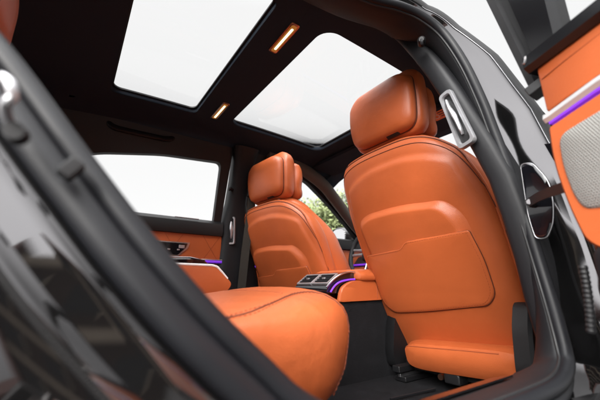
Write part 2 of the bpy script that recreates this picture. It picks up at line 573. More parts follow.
def belt_outlet(parent, pts, off):
    """chrome ring with a dark recess and a lever; pts = lower and upper middle, off = outward normal"""
    lo_, hi = Vector(pts[0]), Vector(pts[1])
    ax = (hi - lo_).normalized()
    n = Vector(off).normalized()
    n = (n - ax * n.dot(ax)).normalized()
    s = ax.cross(n)
    L = (hi - lo_).length
    f = lambda a, b, h: tuple((lo_ + hi) / 2 + s * a + ax * b + n * h)
    out = round_poly([(-0.021, -L / 2), (0.021, -L / 2), (0.017, L / 2), (-0.017, L / 2)], 0.012, 6)
    r = MB()
    inner = [(x * 0.58, y * 0.86) for x, y in out]
    k = len(out)
    rings = [[f(x, y, -0.004) for x, y in out], [f(x, y, 0.004) for x, y in out], [f(x * 0.94, y * 0.985, 0.007) for x, y in out],
             [f(x * 0.66, y * 0.89, 0.007) for x, y in out], [f(x, y, 0.003) for x, y in inner], [f(x, y, -0.006) for x, y in inner]]
    r.loft(rings, M['silver'], False, False)
    o_ = r.build('belt_outlet', parent)
    d = MB()
    d.add([f(x, y, 0.0) for x, y in inner], [tuple(range(k))], M['trim_dark'])
    d.build('recess', o_)
    lv = MB()
    lv.tube(catmull([f(-0.003, L * 0.36, 0.002), f(0.000, L * 0.18, 0.010), f(0.0035, 0.0, 0.012), f(0.003, -L * 0.18, 0.009), f(0.000, -L * 0.30, 0.003)], 5), [0.004, 0.0045, 0.005, 0.0055, 0.006, 0.007, 0.008, 0.0085, 0.009, 0.0095, 0.009, 0.008, 0.0075, 0.007, 0.007, 0.007, 0.007, 0.007, 0.006, 0.005, 0.004], M['silver'], 8, flat=0.6)
    lv.build('lever', o_)
    return o_

fp = pillar(1.72, 1, 'pillar_trim', 'dark grey pillar trim between the far doors')
belt_outlet(car, ((0.70, 1.658, 0.222), (0.695, 1.652, 0.372)), (-0.75, -0.66, 0.0))
np_ = pillar(0.0, -1, 'pillar_trim', 'dark grey pillar trim beside the near front seat',
             [(z, 0.755, 0.058, -(yi - 0.03), 0.03) for z, yi in ((-0.30, 0.275), (-0.12, 0.280), (-0.02, 0.292), (0.05, 0.297), (0.14, 0.308), (0.22, 0.322), (0.30, 0.347), (0.45, 0.40), (0.54, 0.435), (0.62, 0.47), (0.70, 0.51), (0.735, 0.53))])
belt_outlet(car, ((0.683, 0.336, 0.30), (0.684, 0.374, 0.452)), (-0.93, 0.1, 0.12))

for (c_, d_) in (((0.652, 0.400, 0.605), (-0.8, -0.5, -0.3)), ((0.652, 1.598, 0.512), (-0.75, -0.65, 0.0))):
    hk = MB()
    c_, d_ = Vector(c_), Vector(d_).normalized()
    hk.tube([tuple(c_ - d_ * 0.02), tuple(c_ + d_ * 0.004), tuple(c_ + d_ * 0.010)], [0.010, 0.010, 0.006], M['trim_dark'], 12)
    hk.tube(catmull([tuple(c_ + d_ * 0.006), tuple(c_ + d_ * 0.014 + Vector((0, 0, -0.008))), tuple(c_ + d_ * 0.010 + Vector((0, 0, -0.016)))], 4), 0.0035, M['trim'], 8)
    hk.build('coat_hook', car)

# far front seat's belt hanging down the far pillar
bt = MB()
bp = catmull([(0.78, 1.60, 0.50), (0.775, 1.60, 0.40), (0.765, 1.62, 0.2), (0.76, 1.64, 0.0), (0.75, 1.65, -0.25)], 4)
bt.loft([[(p.x - 0.022, p.y - 0.004, p.z), (p.x + 0.022, p.y - 0.01, p.z), (p.x + 0.022, p.y - 0.008, p.z), (p.x - 0.022, p.y - 0.002, p.z)] for p in bp], M['belt'])
bo = bt.build('seat_belt', car)
bk = MB()
bk.box((0.78, 1.592, 0.505), (0.06, 0.018, 0.05), M['trim_dark'], bev=0.006)
bk.build('belt_guide', bo)

# ---- the open doorway: path of its seal, sill -> middle pillar -> roof -> rear pillar -> wheel arch -> sill
SEAL = [(.667,.230,-.103),(.686,.240,-.044),(.704,.255,.04),(.713,.268,.128),(.718,.285,.235),(.722,.302,.33),(.720,.315,.41),(.713,.340,.526),(.690,.368,.62),(.645,.39,.665),(.59,.412,.684),
        (.49,.445,.688),(.3,.455,.68),(.1,.45,.655),(-.1,.43,.60),(-.24,.40,.50),(-.27,.372,.40),(-.205,.342,.298),(-.087,.309,.187),(-.009,.284,.089),(.038,.266,.029),(.083,.252,-.021),
        (.124,.242,-.060),(.158,.234,-.090),(.21,.229,-.117),(.28,.224,-.134),(.40,.221,-.139),(.52,.219,-.138),(.59,.220,-.135),(.638,.224,-.124)]
path = catmull(SEAL, 6, True)
ctr = sum(path, Vector()) / len(path)
NP = len(path)
frames = []
for i in range(NP):
    t = (path[(i + 1) % NP] - path[i - 1]).normalized()
    b = Vector((0, -1, 0))
    b = (b - t * b.dot(t)).normalized()
    n = t.cross(b)
    frames.append((t, n, b))
sgn_ = sum(1 if f[1].dot(p - ctr) > 0 else -1 for f, p in zip(frames, path))
frames = [(t, n * (1 if sgn_ > 0 else -1), b) for t, n, b in frames]      # n points away from the opening
def at_loop(i, a, b):
    t, n, bb = frames[i % NP]
    return path[i % NP] + n * a + bb * b
def sweep(mb, prof, m, i0=0, i1=None, closed_prof=False):
    full = i1 is None
    idx = range(NP + 1) if full else range(i0, i1 + 1)
    rings = [[at_loop(i, *(prof(i) if callable(prof) else prof)[k]) for k in range(len(prof(i) if callable(prof) else prof))] for i in idx]
    mb.loft(rings, m, not full, not full, closed=closed_prof)
def oval(ca, cb, ra, rb, n=14): return [(ca + ra * math.cos(2 * math.pi * k / n), cb + rb * math.sin(2 * math.pi * k / n)) for k in range(n)]

def wide(i):
    """1 along the rear edge of the doorway, 0 along the pillar between the doors and the roof"""
    k = (i % NP) / 6
    return interp(k, [0, 10, 14, 26, 29.9], [0.0, 0.0, 1.0, 1.0, 0.3])
def bead2(i):
    w_ = 0.25 + 0.75 * wide(i)
    return oval(0.004 + 0.011 * w_, 0.010 * w_, 0.0125 * w_, 0.010 * w_)
ws = MB()
sweep(ws, oval(-0.004, 0.006, 0.0095, 0.011), M['rubber'], closed_prof=True)
sweep(ws, bead2, M['rubber'], closed_prof=True)
sweep(ws, oval(-0.0125, -0.001, 0.0022, 0.0026, 8), M['rubber_dark'], closed_prof=True)
sweep(ws, lambda i: [(-0.002, 0.0), (0.006 + 0.014 * wide(i), 0.0)], M['rubber_dark'])
ws.build('door_seal', car, label='thick grey rubber seal running round the open doorway')

it = MB()
def inner_trim(i):
    k = (i % NP) / 6
    d = interp(k, [0, 1.2, 2.5, 5, 8, 9.5, 27, 29, 29.9], [0.5, 0.32, 0.22, 0.25, 0.5, 1.0, 1.0, 0.8, 0.5])
    return [(a, b if b > -0.01 else b * d) for a, b in ((-0.006, 0.004), (-0.009, -0.006), (-0.009, -0.02), (-0.003, -0.05), (0.012, -0.085), (0.035, -0.11))]
sweep(it, inner_trim, M['trim'])
it.build('doorway_trim', car)

jm = MB()
def jamb_prof(i):
    w_ = wide(i)
    a0 = 0.010 + 0.012 * w_
    P0 = [(0.0, 0.0), (0.003, 0.007), (0.006, 0.014), (0.010, 0.019), (0.014, 0.0205), (0.020, 0.020), (0.034, 0.0205), (0.038, 0.0245), (0.043, 0.0255), (0.048, 0.022), (0.066, 0.023), (0.076, 0.030), (0.098, 0.032), (0.112, 0.036), (0.126, 0.040)]
    P1 = [(0.0, 0.0), (0.004, 0.001), (0.008, 0.004), (0.013, 0.010), (0.019, 0.017), (0.025, 0.025), (0.031, 0.033), (0.037, 0.041), (0.043, 0.049), (0.049, 0.057), (0.054, 0.064), (0.058, 0.069), (0.062, 0.072), (0.066, 0.073)]
    rf = interp((i % NP) / 6, [0, 4, 5.5, 7, 8, 9, 14, 16, 29.9], [1, 1, 0.9, 0.62, 0.25, 0.08, 0.08, 1, 1])
    return [(a0 + (p[0] * w_ + q[0] * (1 - w_)) * (0.3 + 0.7 * rf), (p[1] * w_ + q[1] * (1 - w_)) * rf) for p, q in zip(P0, P1)]
sweep(jm, jamb_prof, M['jamb'])
jo = jm.build('door_jamb', car, label='glossy black painted frame of the open doorway')

# outer panel behind the doorway, from the rear pillar down to the sill
qp = MB()
def quarter_prof(i):
    a, b = jamb_prof(i)[-1]
    f = interp((i % NP) / 6, [16, 19, 27, 28.7], [0.15, 1, 1, 0.4])
    return [(a + p * f, b + q) for p, q in ((0, 0), (0.012, 0.003), (0.03, 0.006), (0.10, 0.012), (0.22, 0.010))]
sweep(qp, quarter_prof, M['jamb'], 98, 172)
qp.build('quarter_panel', car, label='glossy black rear body panel at the edge of the doorway')

# fittings on the rear edge of the doorway
st = MB()
st.tube(catmull([(-0.046, 0.255, 0.112), (-0.046, 0.222, 0.110), (-0.041, 0.216, 0.107), (-0.038, 0.216, 0.099), (-0.041, 0.222, 0.095), (-0.041, 0.255, 0.094)], 5), 0.0027, M['silver'], 10)
st.build('door_striker', jo, label='bright chrome door striker loop')
pl = MB()
pl.tube([(-0.0362, 0.243, 0.0872), (-0.0372, 0.232, 0.0862)], [0.006, 0.0052], M['rubber_dark'], 14)
pl.build('plug', jo)
bs = MB()
bs.box((-0.008, 0.250, 0.074), (0.010, 0.012, 0.014), M['rubber_dark'], Matrix.Rotation(R(35), 3, 'Y'), 0.003)
bs.build('bump_stop', jo)

# lower body side below the doors
rk = MB()
RK = round_poly([(.224, -.152), (.165, -.156), (.132, -.170), (.120, -.22), (.126, -.33), (.165, -.40), (.26, -.42)], 0.02, 4)
rk.loft([[(x, y, z) for y, z in RK] for x in lin(0.12, 2.1, 16)], M['jamb'])
rk.build('rocker_panel', car, label='glossy black lower body side under the doors')

# exterior strip over the doorway: roof drip rail, black rubber with a thin bright edge
dr = MB()
def drip(i):
    a, b = jamb_prof(i)[-1]
    f = interp((i % NP) / 6, [0, 6, 8, 9, 29], [1, 1, 0.7, 0.5, 0.5])
    return [(a + p * f, b + q * f) for p, q in ((-0.004, -0.004), (-0.001, 0.005), (0.006, 0.009), (0.022, 0.012), (0.040, 0.006), (0.046, -0.03))]
sweep(dr, drip, M['rubber_dark'], 3, 84)
do_ = dr.build('drip_rail', car, label='black rubber strip along the outer edge of the pillar and roof')
ch = MB()
ch.tube([at_loop(i, jamb_prof(i)[-2][0], jamb_prof(i)[-2][1] + 0.0012) for i in range(24, 56)], 0.0010, M['silver'], 6)
ch.build('bright_edge', do_)

# floor, sill and inner walls of the cabin
fl = MB()
fl.add([(-0.5, 0.30, -0.31), (1.75, 0.30, -0.31), (1.75, 1.75, -0.31), (-0.5, 1.75, -0.31)], [(0, 1, 2, 3)], M['carpet'])
fl.add([(1.75, 0.30, -0.31), (2.05, 0.30, 0.0), (2.05, 1.75, 0.0), (1.75, 1.75, -0.31)], [(0, 1, 2, 3)], M['carpet'])
fl.build('floor_carpet', car, label='black carpet on the cabin floor')
sl = MB()
sl.loft([[(x, 0.262, -0.135), (x, 0.30, -0.145), (x, 0.345, -0.165), (x, 0.372, -0.21), (x, 0.38, -0.31), (x, 0.25, -0.31)] for x in lin(0.10, 1.7, 12)], M['trim_dark'])
sl.build('sill_trim', car)
sp = MB()
sp.loft([[(x, 0.278, -0.1365), (x, 0.312, -0.1475), (x, 0.312, -0.1445), (x, 0.278, -0.1335)] for x in lin(0.30, 0.60, 4)], M['gloss_soft'])
sp.build('sill_plate', car)
qt = MB()
for f in (False, True):
    def q_(x, y, z): return (x, mir(y) if f else y, z)
    qt.add([q_(-0.95, 1.74, -0.31), q_(-0.28, 1.74, -0.31), q_(-0.28, 1.70, 0.34), q_(-0.28, 1.60, 0.76), q_(-0.95, 1.60, 0.76), q_(-0.95, 1.70, 0.34)], [(0, 1, 2, 3, 4, 5)], M['headliner'])
qt.add([(-0.95, 0.3, -0.31), (-0.95, 1.75, -0.31), (-0.95, 1.7, 0.42), (-0.95, 0.38, 0.42)], [(0, 1, 2, 3)], M['headliner'])
qt.add([(-0.95, 0.38, 0.42), (-0.95, 1.7, 0.42), (-0.42, 1.7, 0.36), (-0.42, 0.38, 0.36)], [(0, 1, 2, 3)], M['headliner'])
qt.build('rear_side_trim', car, solid=0.01)

# ribbed air outlet and scuff strip on the floor under the near front seat
fv_ = MB()
fv_.box((0.93, 0.50, -0.298), (0.16, 0.13, 0.02), M['trim_dark'], bev=0.004)
for k in range(9): fv_.box((0.865 + 0.0165 * k, 0.50, -0.287), (0.006, 0.115, 0.006), M['trim'], bev=0.001)
fv_.build('floor_vent', car)
fs_ = MB()
fs_.tube([(0.79, 0.70, -0.302), (0.98, 0.685, -0.302)], 0.004, M['trim'], 8, flat=0.5)
fs_.build('floor_strip', car)
fs_ = MB()
fs_.tube([(0.80, 0.62, -0.302), (0.88, 0.612, -0.302)], 0.004, M['trim'], 8, flat=0.5)
fs_.build('floor_strip', car)

# windscreen, its pillars and the dashboard
wsn = MB()
wsn.loft([[(1.33 + 0.62 * t - 0.06 * abs(2 * u - 1) ** 2 * 1.0, 0.46 + 1.16 * u, 0.735 - 0.44 * t - 0.03 * abs(2 * u - 1) ** 2) for u in lin(0, 1, 12)] for t in lin(0, 1, 8)], M['glass'], closed=False)
wsn.build('windscreen', car, recalc=False)
for f in (0, 1):
    ap = MB()
    pp = [(0.85, 1.56, 0.735), (1.05, 1.565, 0.722), (1.25, 1.573, 0.65), (1.40, 1.60, 0.555), (1.60, 1.64, 0.42), (1.90, 1.70, 0.25)]
    pp = [(x, mir(y) if f else y, z) for x, y, z in pp]
    ap.tube(catmull(pp, 5), 0.042, M['beige'], 12, flat=0.75)
    ap.build('windscreen_pillar', car, label='grey beige windscreen pillar trim')
hd = MB()
hd.loft([[(1.36, y, ceil_z(1.36, y) + 0.02), (1.42, y, ceil_z(1.40, y) - 0.005), (1.40, y, ceil_z(1.38, y) - 0.03), (1.32, y, ceil_z(1.32, y) - 0.012)] for y in lin(0.44, 1.64, 16)], M['headliner'])
hd.build('windscreen_header', car)
db = MB()
db.loft([[(1.62, y, -0.02), (1.60, y, 0.08), (1.615, y, 0.15), (1.66, y, 0.20), (1.76, y, 0.235), (1.95, y, 0.25), (2.08, y, 0.24), (2.08, y, -0.25), (1.75, y, -0.2)] for y in lin(0.33, 1.74, 10)], M['trim_dark'])
dbo = db.build('dashboard', car)
dl = MB()
dl.tube([(1.60, y, 0.145) for y in lin(0.38, 1.70, 10)], 0.006, M['purple'], 8)
dl.build('light_strip', dbo)
dt = MB()
dt.loft([[(1.592, y, 0.085), (1.606, y, 0.13), (1.596, y, 0.128), (1.585, y, 0.086)] for y in lin(0.38, 1.70, 10)], M['leather2'])
dt.build('leather_band', dbo)
# screen over the dash
ds = MB()
ds.box((1.57, 1.04, 0.16), (0.012, 0.30, 0.20), M['gloss'], Matrix.Rotation(R(-25), 3, 'Y'), 0.005)
ds.build('display', dbo)

# sun visor with an orange sticker, on the near side of the header
for i, yc in enumerate((0.74, 1.34)):
    sv = MB()
    sv.loft([[(1.17 + 0.16 * k, yc - 0.20, ceil_z(1.17 + 0.16 * k, yc) - 0.012 - 0.012 * k) , (1.17 + 0.16 * k, yc + 0.20, ceil_z(1.17 + 0.16 * k, yc) - 0.012 - 0.012 * k), (1.17 + 0.16 * k, yc + 0.20, ceil_z(1.17 + 0.16 * k, yc) - 0.030 - 0.012 * k), (1.17 + 0.16 * k, yc - 0.20, ceil_z(1.17 + 0.16 * k, yc) - 0.030 - 0.012 * k)] for k in (0, 0.5, 1)], M['headliner'])
    svo = sv.build('sun_visor', car)
    if i == 0:
        lb = MB()
        f = lambda a, b, h: (a, b, ceil_z(a, yc) - 0.031 - 0.012 * (a - 1.17) / 0.16 - h)
        lb.add([f(1.185, 0.655, 0), f(1.245, 0.655, 0), f(1.245, 0.735, 0), f(1.185, 0.735, 0)], [(0, 1, 2, 3)], M['label'])
        for k in range(3):
            lb.add([f(1.193 + 0.015 * k, 0.665, 0.001), f(1.198 + 0.015 * k, 0.665, 0.001), f(1.198 + 0.015 * k, 0.70, 0.001), f(1.193 + 0.015 * k, 0.70, 0.001)], [(0, 1, 2, 3)], M['trim_dark'])
        lb.tube([f(1.215 + 0.014 * math.cos(a), 0.717 + 0.012 * math.sin(a), 0.001) for a in lin(0, 6.28, 16)], 0.0016, M['white'], 5)
        lb.build('sticker', svo, label='orange warning sticker')

# ------------------------------------------------------------------ doors
def door_wall(mb, x0, x1, z0, z1, m, off, flip=False, n=6):
    vs, fs = [], []
    grid(mb, lin(x0, x1, n), lin(z0, z1, n), lambda x, z: (x, mir(wall_y(z) + off) if flip else wall_y(z) + off, z), m)

# far rear door
frd = part('car_door', 'closed far rear car door with quilted orange panel below a bright window', (0.2, 1.69, -0.30))
side_frame('window_frame', RW, [(-0.45, 0.26), (0.645, 0.26), (0.645, 0.735), (-0.45, 0.735)], False, frd, M['trim_dark'])
gl = MB(); door_wall(gl, -0.36, 0.63, 0.31, 0.67, M['glass'], 0.025); gl.build('window_glass', frd, recalc=False)
bl = MB()
bl.loft([[(x, 1.692, 0.345), (x, 1.676, 0.338), (x, 1.662, 0.325), (x, 1.655, 0.29), (x, 1.662, 0.262), (x, 1.70, 0.258)] for x in lin(-0.45, 0.648, 10)], M['trim_dark'])
blo = bl.build('belt_trim', frd)
sw = MB()
sw.box((0.455, 1.66, 0.338), (0.12, 0.012, 0.004), M['chrome_sat'], bev=0.001)
sw.build('sunblind_slot', frd)
qn = MB()
qf = lambda a, b, h: (a, 1.682 - h + 0.25 * max(0, 0.15 - b) * 0.2, b)
patch(qn, rrect(-0.45, 0.652, 0.122, 0.262, 0.006, 3), qf, M['leather2'], 0.006, 0.003, 0.006, 3)
for k in range(-2, 4):
    for d in (-1, 1):
        x0 = 0.19 * k + 0.215 - d * 0.045
        seg = [(x0 + d * 0.09 * t, 0.125 + 0.134 * t) for t in lin(0, 1, 6)]
        seg = [p for p in seg if -0.44 < p[0] < 0.648]
        if len(seg) > 1: seam(qn, seg, qf, 0.0011, M['thread'], 0.0062, 5)
qn.build('quilted_panel', frd)
sc_ = MB()
P_ = round_poly([(0.20, 0.216), (0.487, 0.218), (0.478, 0.188), (0.435, 0.146), (0.20, 0.142)], 0.006, 4)
patch(sc_, P_, lambda a, b, h: (a, 1.676 - h, b), M['chrome'], 0.004, 0.003, 0.002, 3)
sco = sc_.build('seat_controls', frd, label='black seat switch panel with chrome edge')
P2 = round_poly([(0.20, 0.210), (0.474, 0.212), (0.466, 0.190), (0.430, 0.152), (0.20, 0.150)], 0.004, 4)
pn = MB(); patch(pn, P2, lambda a, b, h: (a, 1.672 - h, b), M['gloss'], 0.003, 0.003, 0.002, 3); pn.build('switch_plate', frd)
for k in range(5):
    b_ = MB(); b_.box((0.25 + 0.045 * k, 1.668, 0.178), (0.012, 0.004, 0.007), M['chrome_sat'], bev=0.0012); b_.build('switch', frd)
b_ = MB(); b_.box((0.445, 1.668, 0.194), (0.028, 0.004, 0.016), M['chrome_sat'], bev=0.002); b_.build('switch', frd)
ls = MB(); ls.tube([(x, 1.668, 0.127) for x in lin(-0.4, 0.655, 10)], 0.0065, M['purple'], 8); ls.build('light_strip', frd)
lt = MB(); lt.tube([(x, 1.664, 0.1365) for x in lin(-0.4, 0.655, 10)], 0.0025, M['chrome'], 8); lt.build('chrome_strip', frd)
ar = MB()
ar.loft([[(x, 1.69, 0.115 + 0.5 * dz), (x, y, 0.125 + dz), (x, y - 0.012, 0.115 + dz), (x, y - 0.008, 0.05), (x, 1.69, 0.03)] for x, y, dz in ((-0.40, 1.60, -0.02), (0.30, 1.60, -0.006), (0.38, 1.60, 0.010), (0.47, 1.60, 0.014), (0.54, 1.61, 0.004), (0.575, 1.64, -0.01))], M['gloss'])
aro = ar.build('armrest', frd)
at_ = MB(); at_.tube([(0.30, 1.596, 0.119), (0.38, 1.596, 0.134), (0.47, 1.596, 0.138), (0.545, 1.606, 0.127)], 0.003, M['chrome'], 8); at_.build('chrome_edge', frd)
lp = MB(); patch(lp, rrect(-0.45, 0.648, -0.30, 0.115, 0.01, 3), lambda a, b, h: (a, 1.69 - h, b), M['leather2'], 0.006, 0.003, 0.006, 3); lp.build('lower_panel', frd)
os_ = MB(); os_.loft([[(x, 1.80, 0.30), (x, 1.90, 0.27), (x, 1.94, 0.0), (x, 1.93, -0.25), (x, 1.80, -0.30)] for x in lin(-0.45, 0.68, 6)], M['paint']); os_.build('outer_skin', frd)

# far front door and its mirror
ffd = part('car_door', 'closed far front car door holding the wing mirror, behind the far front seat', (1.2, 1.69, -0.30))
side_frame('window_frame', FW, FW_OUT, False, ffd, M['trim_dark'])
gl = MB()
gl.add([(u, wall_y(v) + 0.025, v) for u, v in FW], [tuple(range(len(FW)))], M['glass']); gl.build('window_glass', ffd, recalc=False)
dp = MB(); patch(dp, rrect(0.76, 1.72, -0.30, 0.09, 0.02, 3), lambda a, b, h: (a, 1.69 - h, b), M['leather2'], 0.008, 0.003, 0.006, 3)
patch(dp, rrect(0.76, 1.72, 0.135, 0.245, 0.02, 3), lambda a, b, h: (a, 1.69 - h, b), M['leather2'], 0.008, 0.003, 0.006, 3); dp.build('door_panel', ffd)
bl = MB(); bl.loft([[(x, 1.70, 0.325), (x, 1.668, 0.312), (x, 1.66, 0.28), (x, 1.665, 0.25), (x, 1.70, 0.245)] for x in lin(0.76, 1.85, 8)], M['trim_dark']); bl.build('belt_trim', ffd)
ls = MB(); ls.tube([(x, 1.68, 0.112) for x in lin(0.78, 1.70, 8)], 0.006, M['purple'], 8); ls.build('light_strip', ffd)
os_ = MB(); os_.loft([[(x, 1.80, 0.28), (x, 1.90, 0.25), (x, 1.94, 0.0), (x, 1.93, -0.25), (x, 1.80, -0.30)] for x in lin(0.70, 1.75, 6)], M['paint']); os_.build('outer_skin', ffd)
mr = MB()
mc = Vector((1.73, 1.945, 0.362))
rot = Matrix.Rotation(R(-14), 3, 'Z')
outl = round_poly([(-0.125, -0.068), (0.095, -0.09), (0.15, -0.036), (0.13, 0.06), (0.05, 0.094), (-0.085, 0.085), (-0.138, 0.036)], 0.05, 6)
def mloc(a, b, d): return tuple(mc + rot @ Vector((d, a, b)))
mr.loft([[mloc(a * k, b * k, d) for a, b in outl] for d, k in ((-0.02, 0.90), (-0.026, 0.96), (-0.02, 1.0), (0.02, 1.03), (0.06, 0.93), (0.09, 0.70), (0.105, 0.40))], M['paint'], False, True)
mr.tube([(1.76, 1.84, 0.33), (1.76, 1.78, 0.30), (1.76, 1.72, 0.30)], 0.022, M['trim_dark'], 10)
mo = mr.build('wing_mirror', ffd)
mg = MB(); mg.add([mloc(a * 0.91, b * 0.91, -0.0205) for a, b in outl], [tuple(range(len(outl)))], M['mirror']); mg.build('mirror_glass', ffd)

# near front door, closed: only its rear edge and window show
nfd = part('car_door', 'closed near front car door, its black edge beside the open rear door', (1.2, 0.39, -0.30))
side_frame('window_frame', FW, FW_OUT, True, nfd, M['trim_dark'])
gl = MB()
gl.add([(u, mir(wall_y(v) + 0.10), v) for u, v in FW], [tuple(range(len(FW)))], M['glass']); gl.build('window_glass', nfd, recalc=False)
dp = MB(); patch(dp, rrect(1.0, 1.72, -0.30, 0.25, 0.02, 3), lambda a, b, h: (a, mir(1.76 - h), b), M['leather2'], 0.008, 0.003, 0.006, 3); dp.build('door_panel', nfd)
os_ = MB(); os_.loft([[(x, 0.32, 0.31), (x, 0.20, 0.285), (x, 0.155, 0.20), (x, 0.14, 0.0), (x, 0.15, -0.25), (x, 0.28, -0.30)] for x in lin(0.785, 1.75, 6)], M['paint']); os_.build('outer_skin', nfd)

# ---- open rear door on the near side
DA, DD, DN = Vector((.556, .144, 0)), Vector((-.411, -.912, 0)).normalized(), Vector((-.912, .411, 0)).normalized()
ord_ = part('car_door', 'open near rear car door with orange leather, speaker grille and purple light', (0.62, 0.17, -0.20))
def dw(s, z, n=0.0): return tuple(DA + DD * s + DN * n + Vector((0, 0, z)))
sh = MB()
def dsec(z, s0, s1, n0, n1, r=0.015):
    return [dw(s, z, n) for s, n in rrect(s0, s1, n0, n1, r, 4)]
sh.loft([dsec(z, s0, 0.98, -0.135 + dn, -0.004, 0.012) for z, s0, dn in ((-0.17, 0.018, 0.02), (-0.05, 0.004, 0.0), (0.06, 0.004, 0), (0.13, -0.010, 0), (0.20, -0.016, 0), (0.28, -0.014, 0.01), (0.325, -0.014, 0.04))], M['paint'])
sh.build('door_shell', ord_, label='glossy black body of the open door')
df = lambda a, b, h: dw(a, b, h)
up_ = MB()
UPO = round_poly([(-0.0075, 0.343), (0.95, 0.343), (0.95, 0.28), (0.30, 0.278), (0.085, 0.264), (-0.006, 0.2525)], [0.004, 0.01, 0.01, 0.1, 0.05, 0.004], 4)
patch(up_, UPO, df, M['leather2'], 0.008, 0.004, 0.005, 5, 0.003)
seam(up_, [(0.0, 0.305), (0.03, 0.3085), (0.08, 0.312), (0.2, 0.315), (0.9, 0.317)], df, 0.0007, M['thread'], 0.0088)
up_.build('upper_panel', ord_)
cs = MB()
cs.loft([[dw(s, z0 - 0.001, -0.002), dw(s, z0 - 0.001, 0.010), dw(s, z0 + 0.005, 0.014), dw(s, z0 + 0.012, 0.012), dw(s, z0 + 0.0145, -0.002)] for s, z0 in ((-0.0075, 0.2355), (0.0, 0.2355), (0.066, 0.2455), (0.2, 0.258), (0.5, 0.268), (0.95, 0.27))], M['light_trim'])
cs.build('trim_strip', ord_, label='brushed metal strip above the purple light')
pu = MB()
pu.loft([[dw(s, z0 + 0.0045, -0.002), dw(s, z0 + 0.0055, 0.009), dw(s, z0 + 0.0088, 0.010), dw(s, z0 + 0.0095, -0.002)] for s, z0 in ((-0.003, 0.2255), (0.064, 0.2355), (0.2, 0.248), (0.5, 0.258), (0.95, 0.26))], M['purple'])
pu.build('light_strip', ord_, label='glowing purple light strip')
lo_ = MB()
LPO = round_poly([(-0.0065, 0.2265), (-0.0095, 0.19), (-0.0085, 0.155), (-0.001, 0.102), (0.010, 0.057), (0.03, 0.042), (0.30, 0.01), (0.95, 0.0), (0.95, 0.261), (0.5, 0.259), (0.2, 0.249), (0.064, 0.2365)],
                 [0.004, 0.02, 0.02, 0.03, 0.012, 0.015, 0.1, 0.01, 0.01, 0.05, 0.05, 0.05], 4)
patch(lo_, LPO, df, M['leather2'], 0.012, 0.004, 0.007, 6)
lo_.build('lower_panel', ord_)
gm = bpy.data.materials.new('speaker_mesh_metal')
gm.use_nodes = True
nt = gm.node_tree
b = nt.nodes['Principled BSDF']
b.inputs['Metallic'].default_value = 0.55
b.inputs['Roughness'].default_value = 0.4
tc = nt.nodes.new('ShaderNodeTexCoord')
mp = nt.nodes.new('ShaderNodeMapping')
mp.inputs['Rotation'].default_value = (0, 0, -math.atan2(DD.y, DD.x))
nt.links.new(tc.outputs['Object'], mp.inputs['Vector'])
sx = nt.nodes.new('ShaderNodeSeparateXYZ'); nt.links.new(mp.outputs['Vector'], sx.inputs[0])
def mth(op, a, bb=None):
    n = nt.nodes.new('ShaderNodeMath'); n.operation = op
    for i_, v in enumerate((a, bb)):
        if v is None: continue
        if isinstance(v, (int, float)): n.inputs[i_].default_value = v
        else: nt.links.new(v, n.inputs[i_])
    return n.outputs[0]
PX, PZ = 0.0037, 0.0032
def dots(ox, oz):
    u = mth('SUBTRACT', mth('FRACT', mth('ADD', mth('DIVIDE', sx.outputs['X'], PX), ox)), 0.5)
    v = mth('SUBTRACT', mth('FRACT', mth('ADD', mth('DIVIDE', sx.outputs['Z'], PZ * 2), oz)), 0.5)
    u = mth('MULTIPLY', u, PX); v = mth('MULTIPLY', v, PZ * 2)
    return mth('SQRT', mth('ADD', mth('MULTIPLY', u, u), mth('MULTIPLY', v, v)))
dd = mth('MINIMUM', dots(0, 0), dots(0.5, 0.5))
rmp = nt.nodes.new('ShaderNodeMapRange'); rmp.interpolation_type = 'SMOOTHSTEP'
rmp.inputs['From Min'].default_value = 0.0007; rmp.inputs['From Max'].default_value = 0.0015
nt.links.new(dd, rmp.inputs['Value'])
mc_ = nt.nodes.new('ShaderNodeMix'); mc_.data_type = 'RGBA'
nt.links.new(rmp.outputs['Result'], mc_.inputs[0])
mc_.inputs[6].default_value = (0.17, 0.168, 0.16, 1); mc_.inputs[7].default_value = (0.42, 0.415, 0.39, 1)
nt.links.new(mc_.outputs[2], b.inputs['Base Color'])
bu = nt.nodes.new('ShaderNodeBump'); bu.inputs['Strength'].default_value = 0.6; bu.inputs['Distance'].default_value = 0.001
nt.links.new(rmp.outputs['Result'], bu.inputs['Height']); nt.links.new(bu.outputs['Normal'], b.inputs['Normal'])
gr = MB()
GRO = round_poly([(0.0085, 0.2065), (0.006, 0.160), (0.012, 0.118), (0.021, 0.097), (0.22, 0.075), (0.24, 0.228), (0.12, 0.219), (0.056, 0.2125)], [0.016, 0.02, 0.02, 0.012, 0.03, 0.03, 0.05, 0.05], 6)
patch(gr, GRO, lambda a, b, h: dw(a, b, 0.011 + h), gm, 0.003, 0.002, 0.004, 4, 0.004)
gr.build('speaker_grille', ord_, label='champagne metal speaker grille with round holes')
be = MB()
be.loft([[dw(s, 0.322, -0.02), dw(s, 0.325, 0.012), dw(s, 0.333, 0.020), dw(s, 0.352, 0.018), dw(s, 0.364, 0.002), dw(s, 0.366, -0.05)] for s in (-0.016, -0.012, 0.05, 0.3, 0.95)], M['gloss_soft'])
be.build('belt_trim', ord_, label='piano black trim under the door window')
wf = MB()
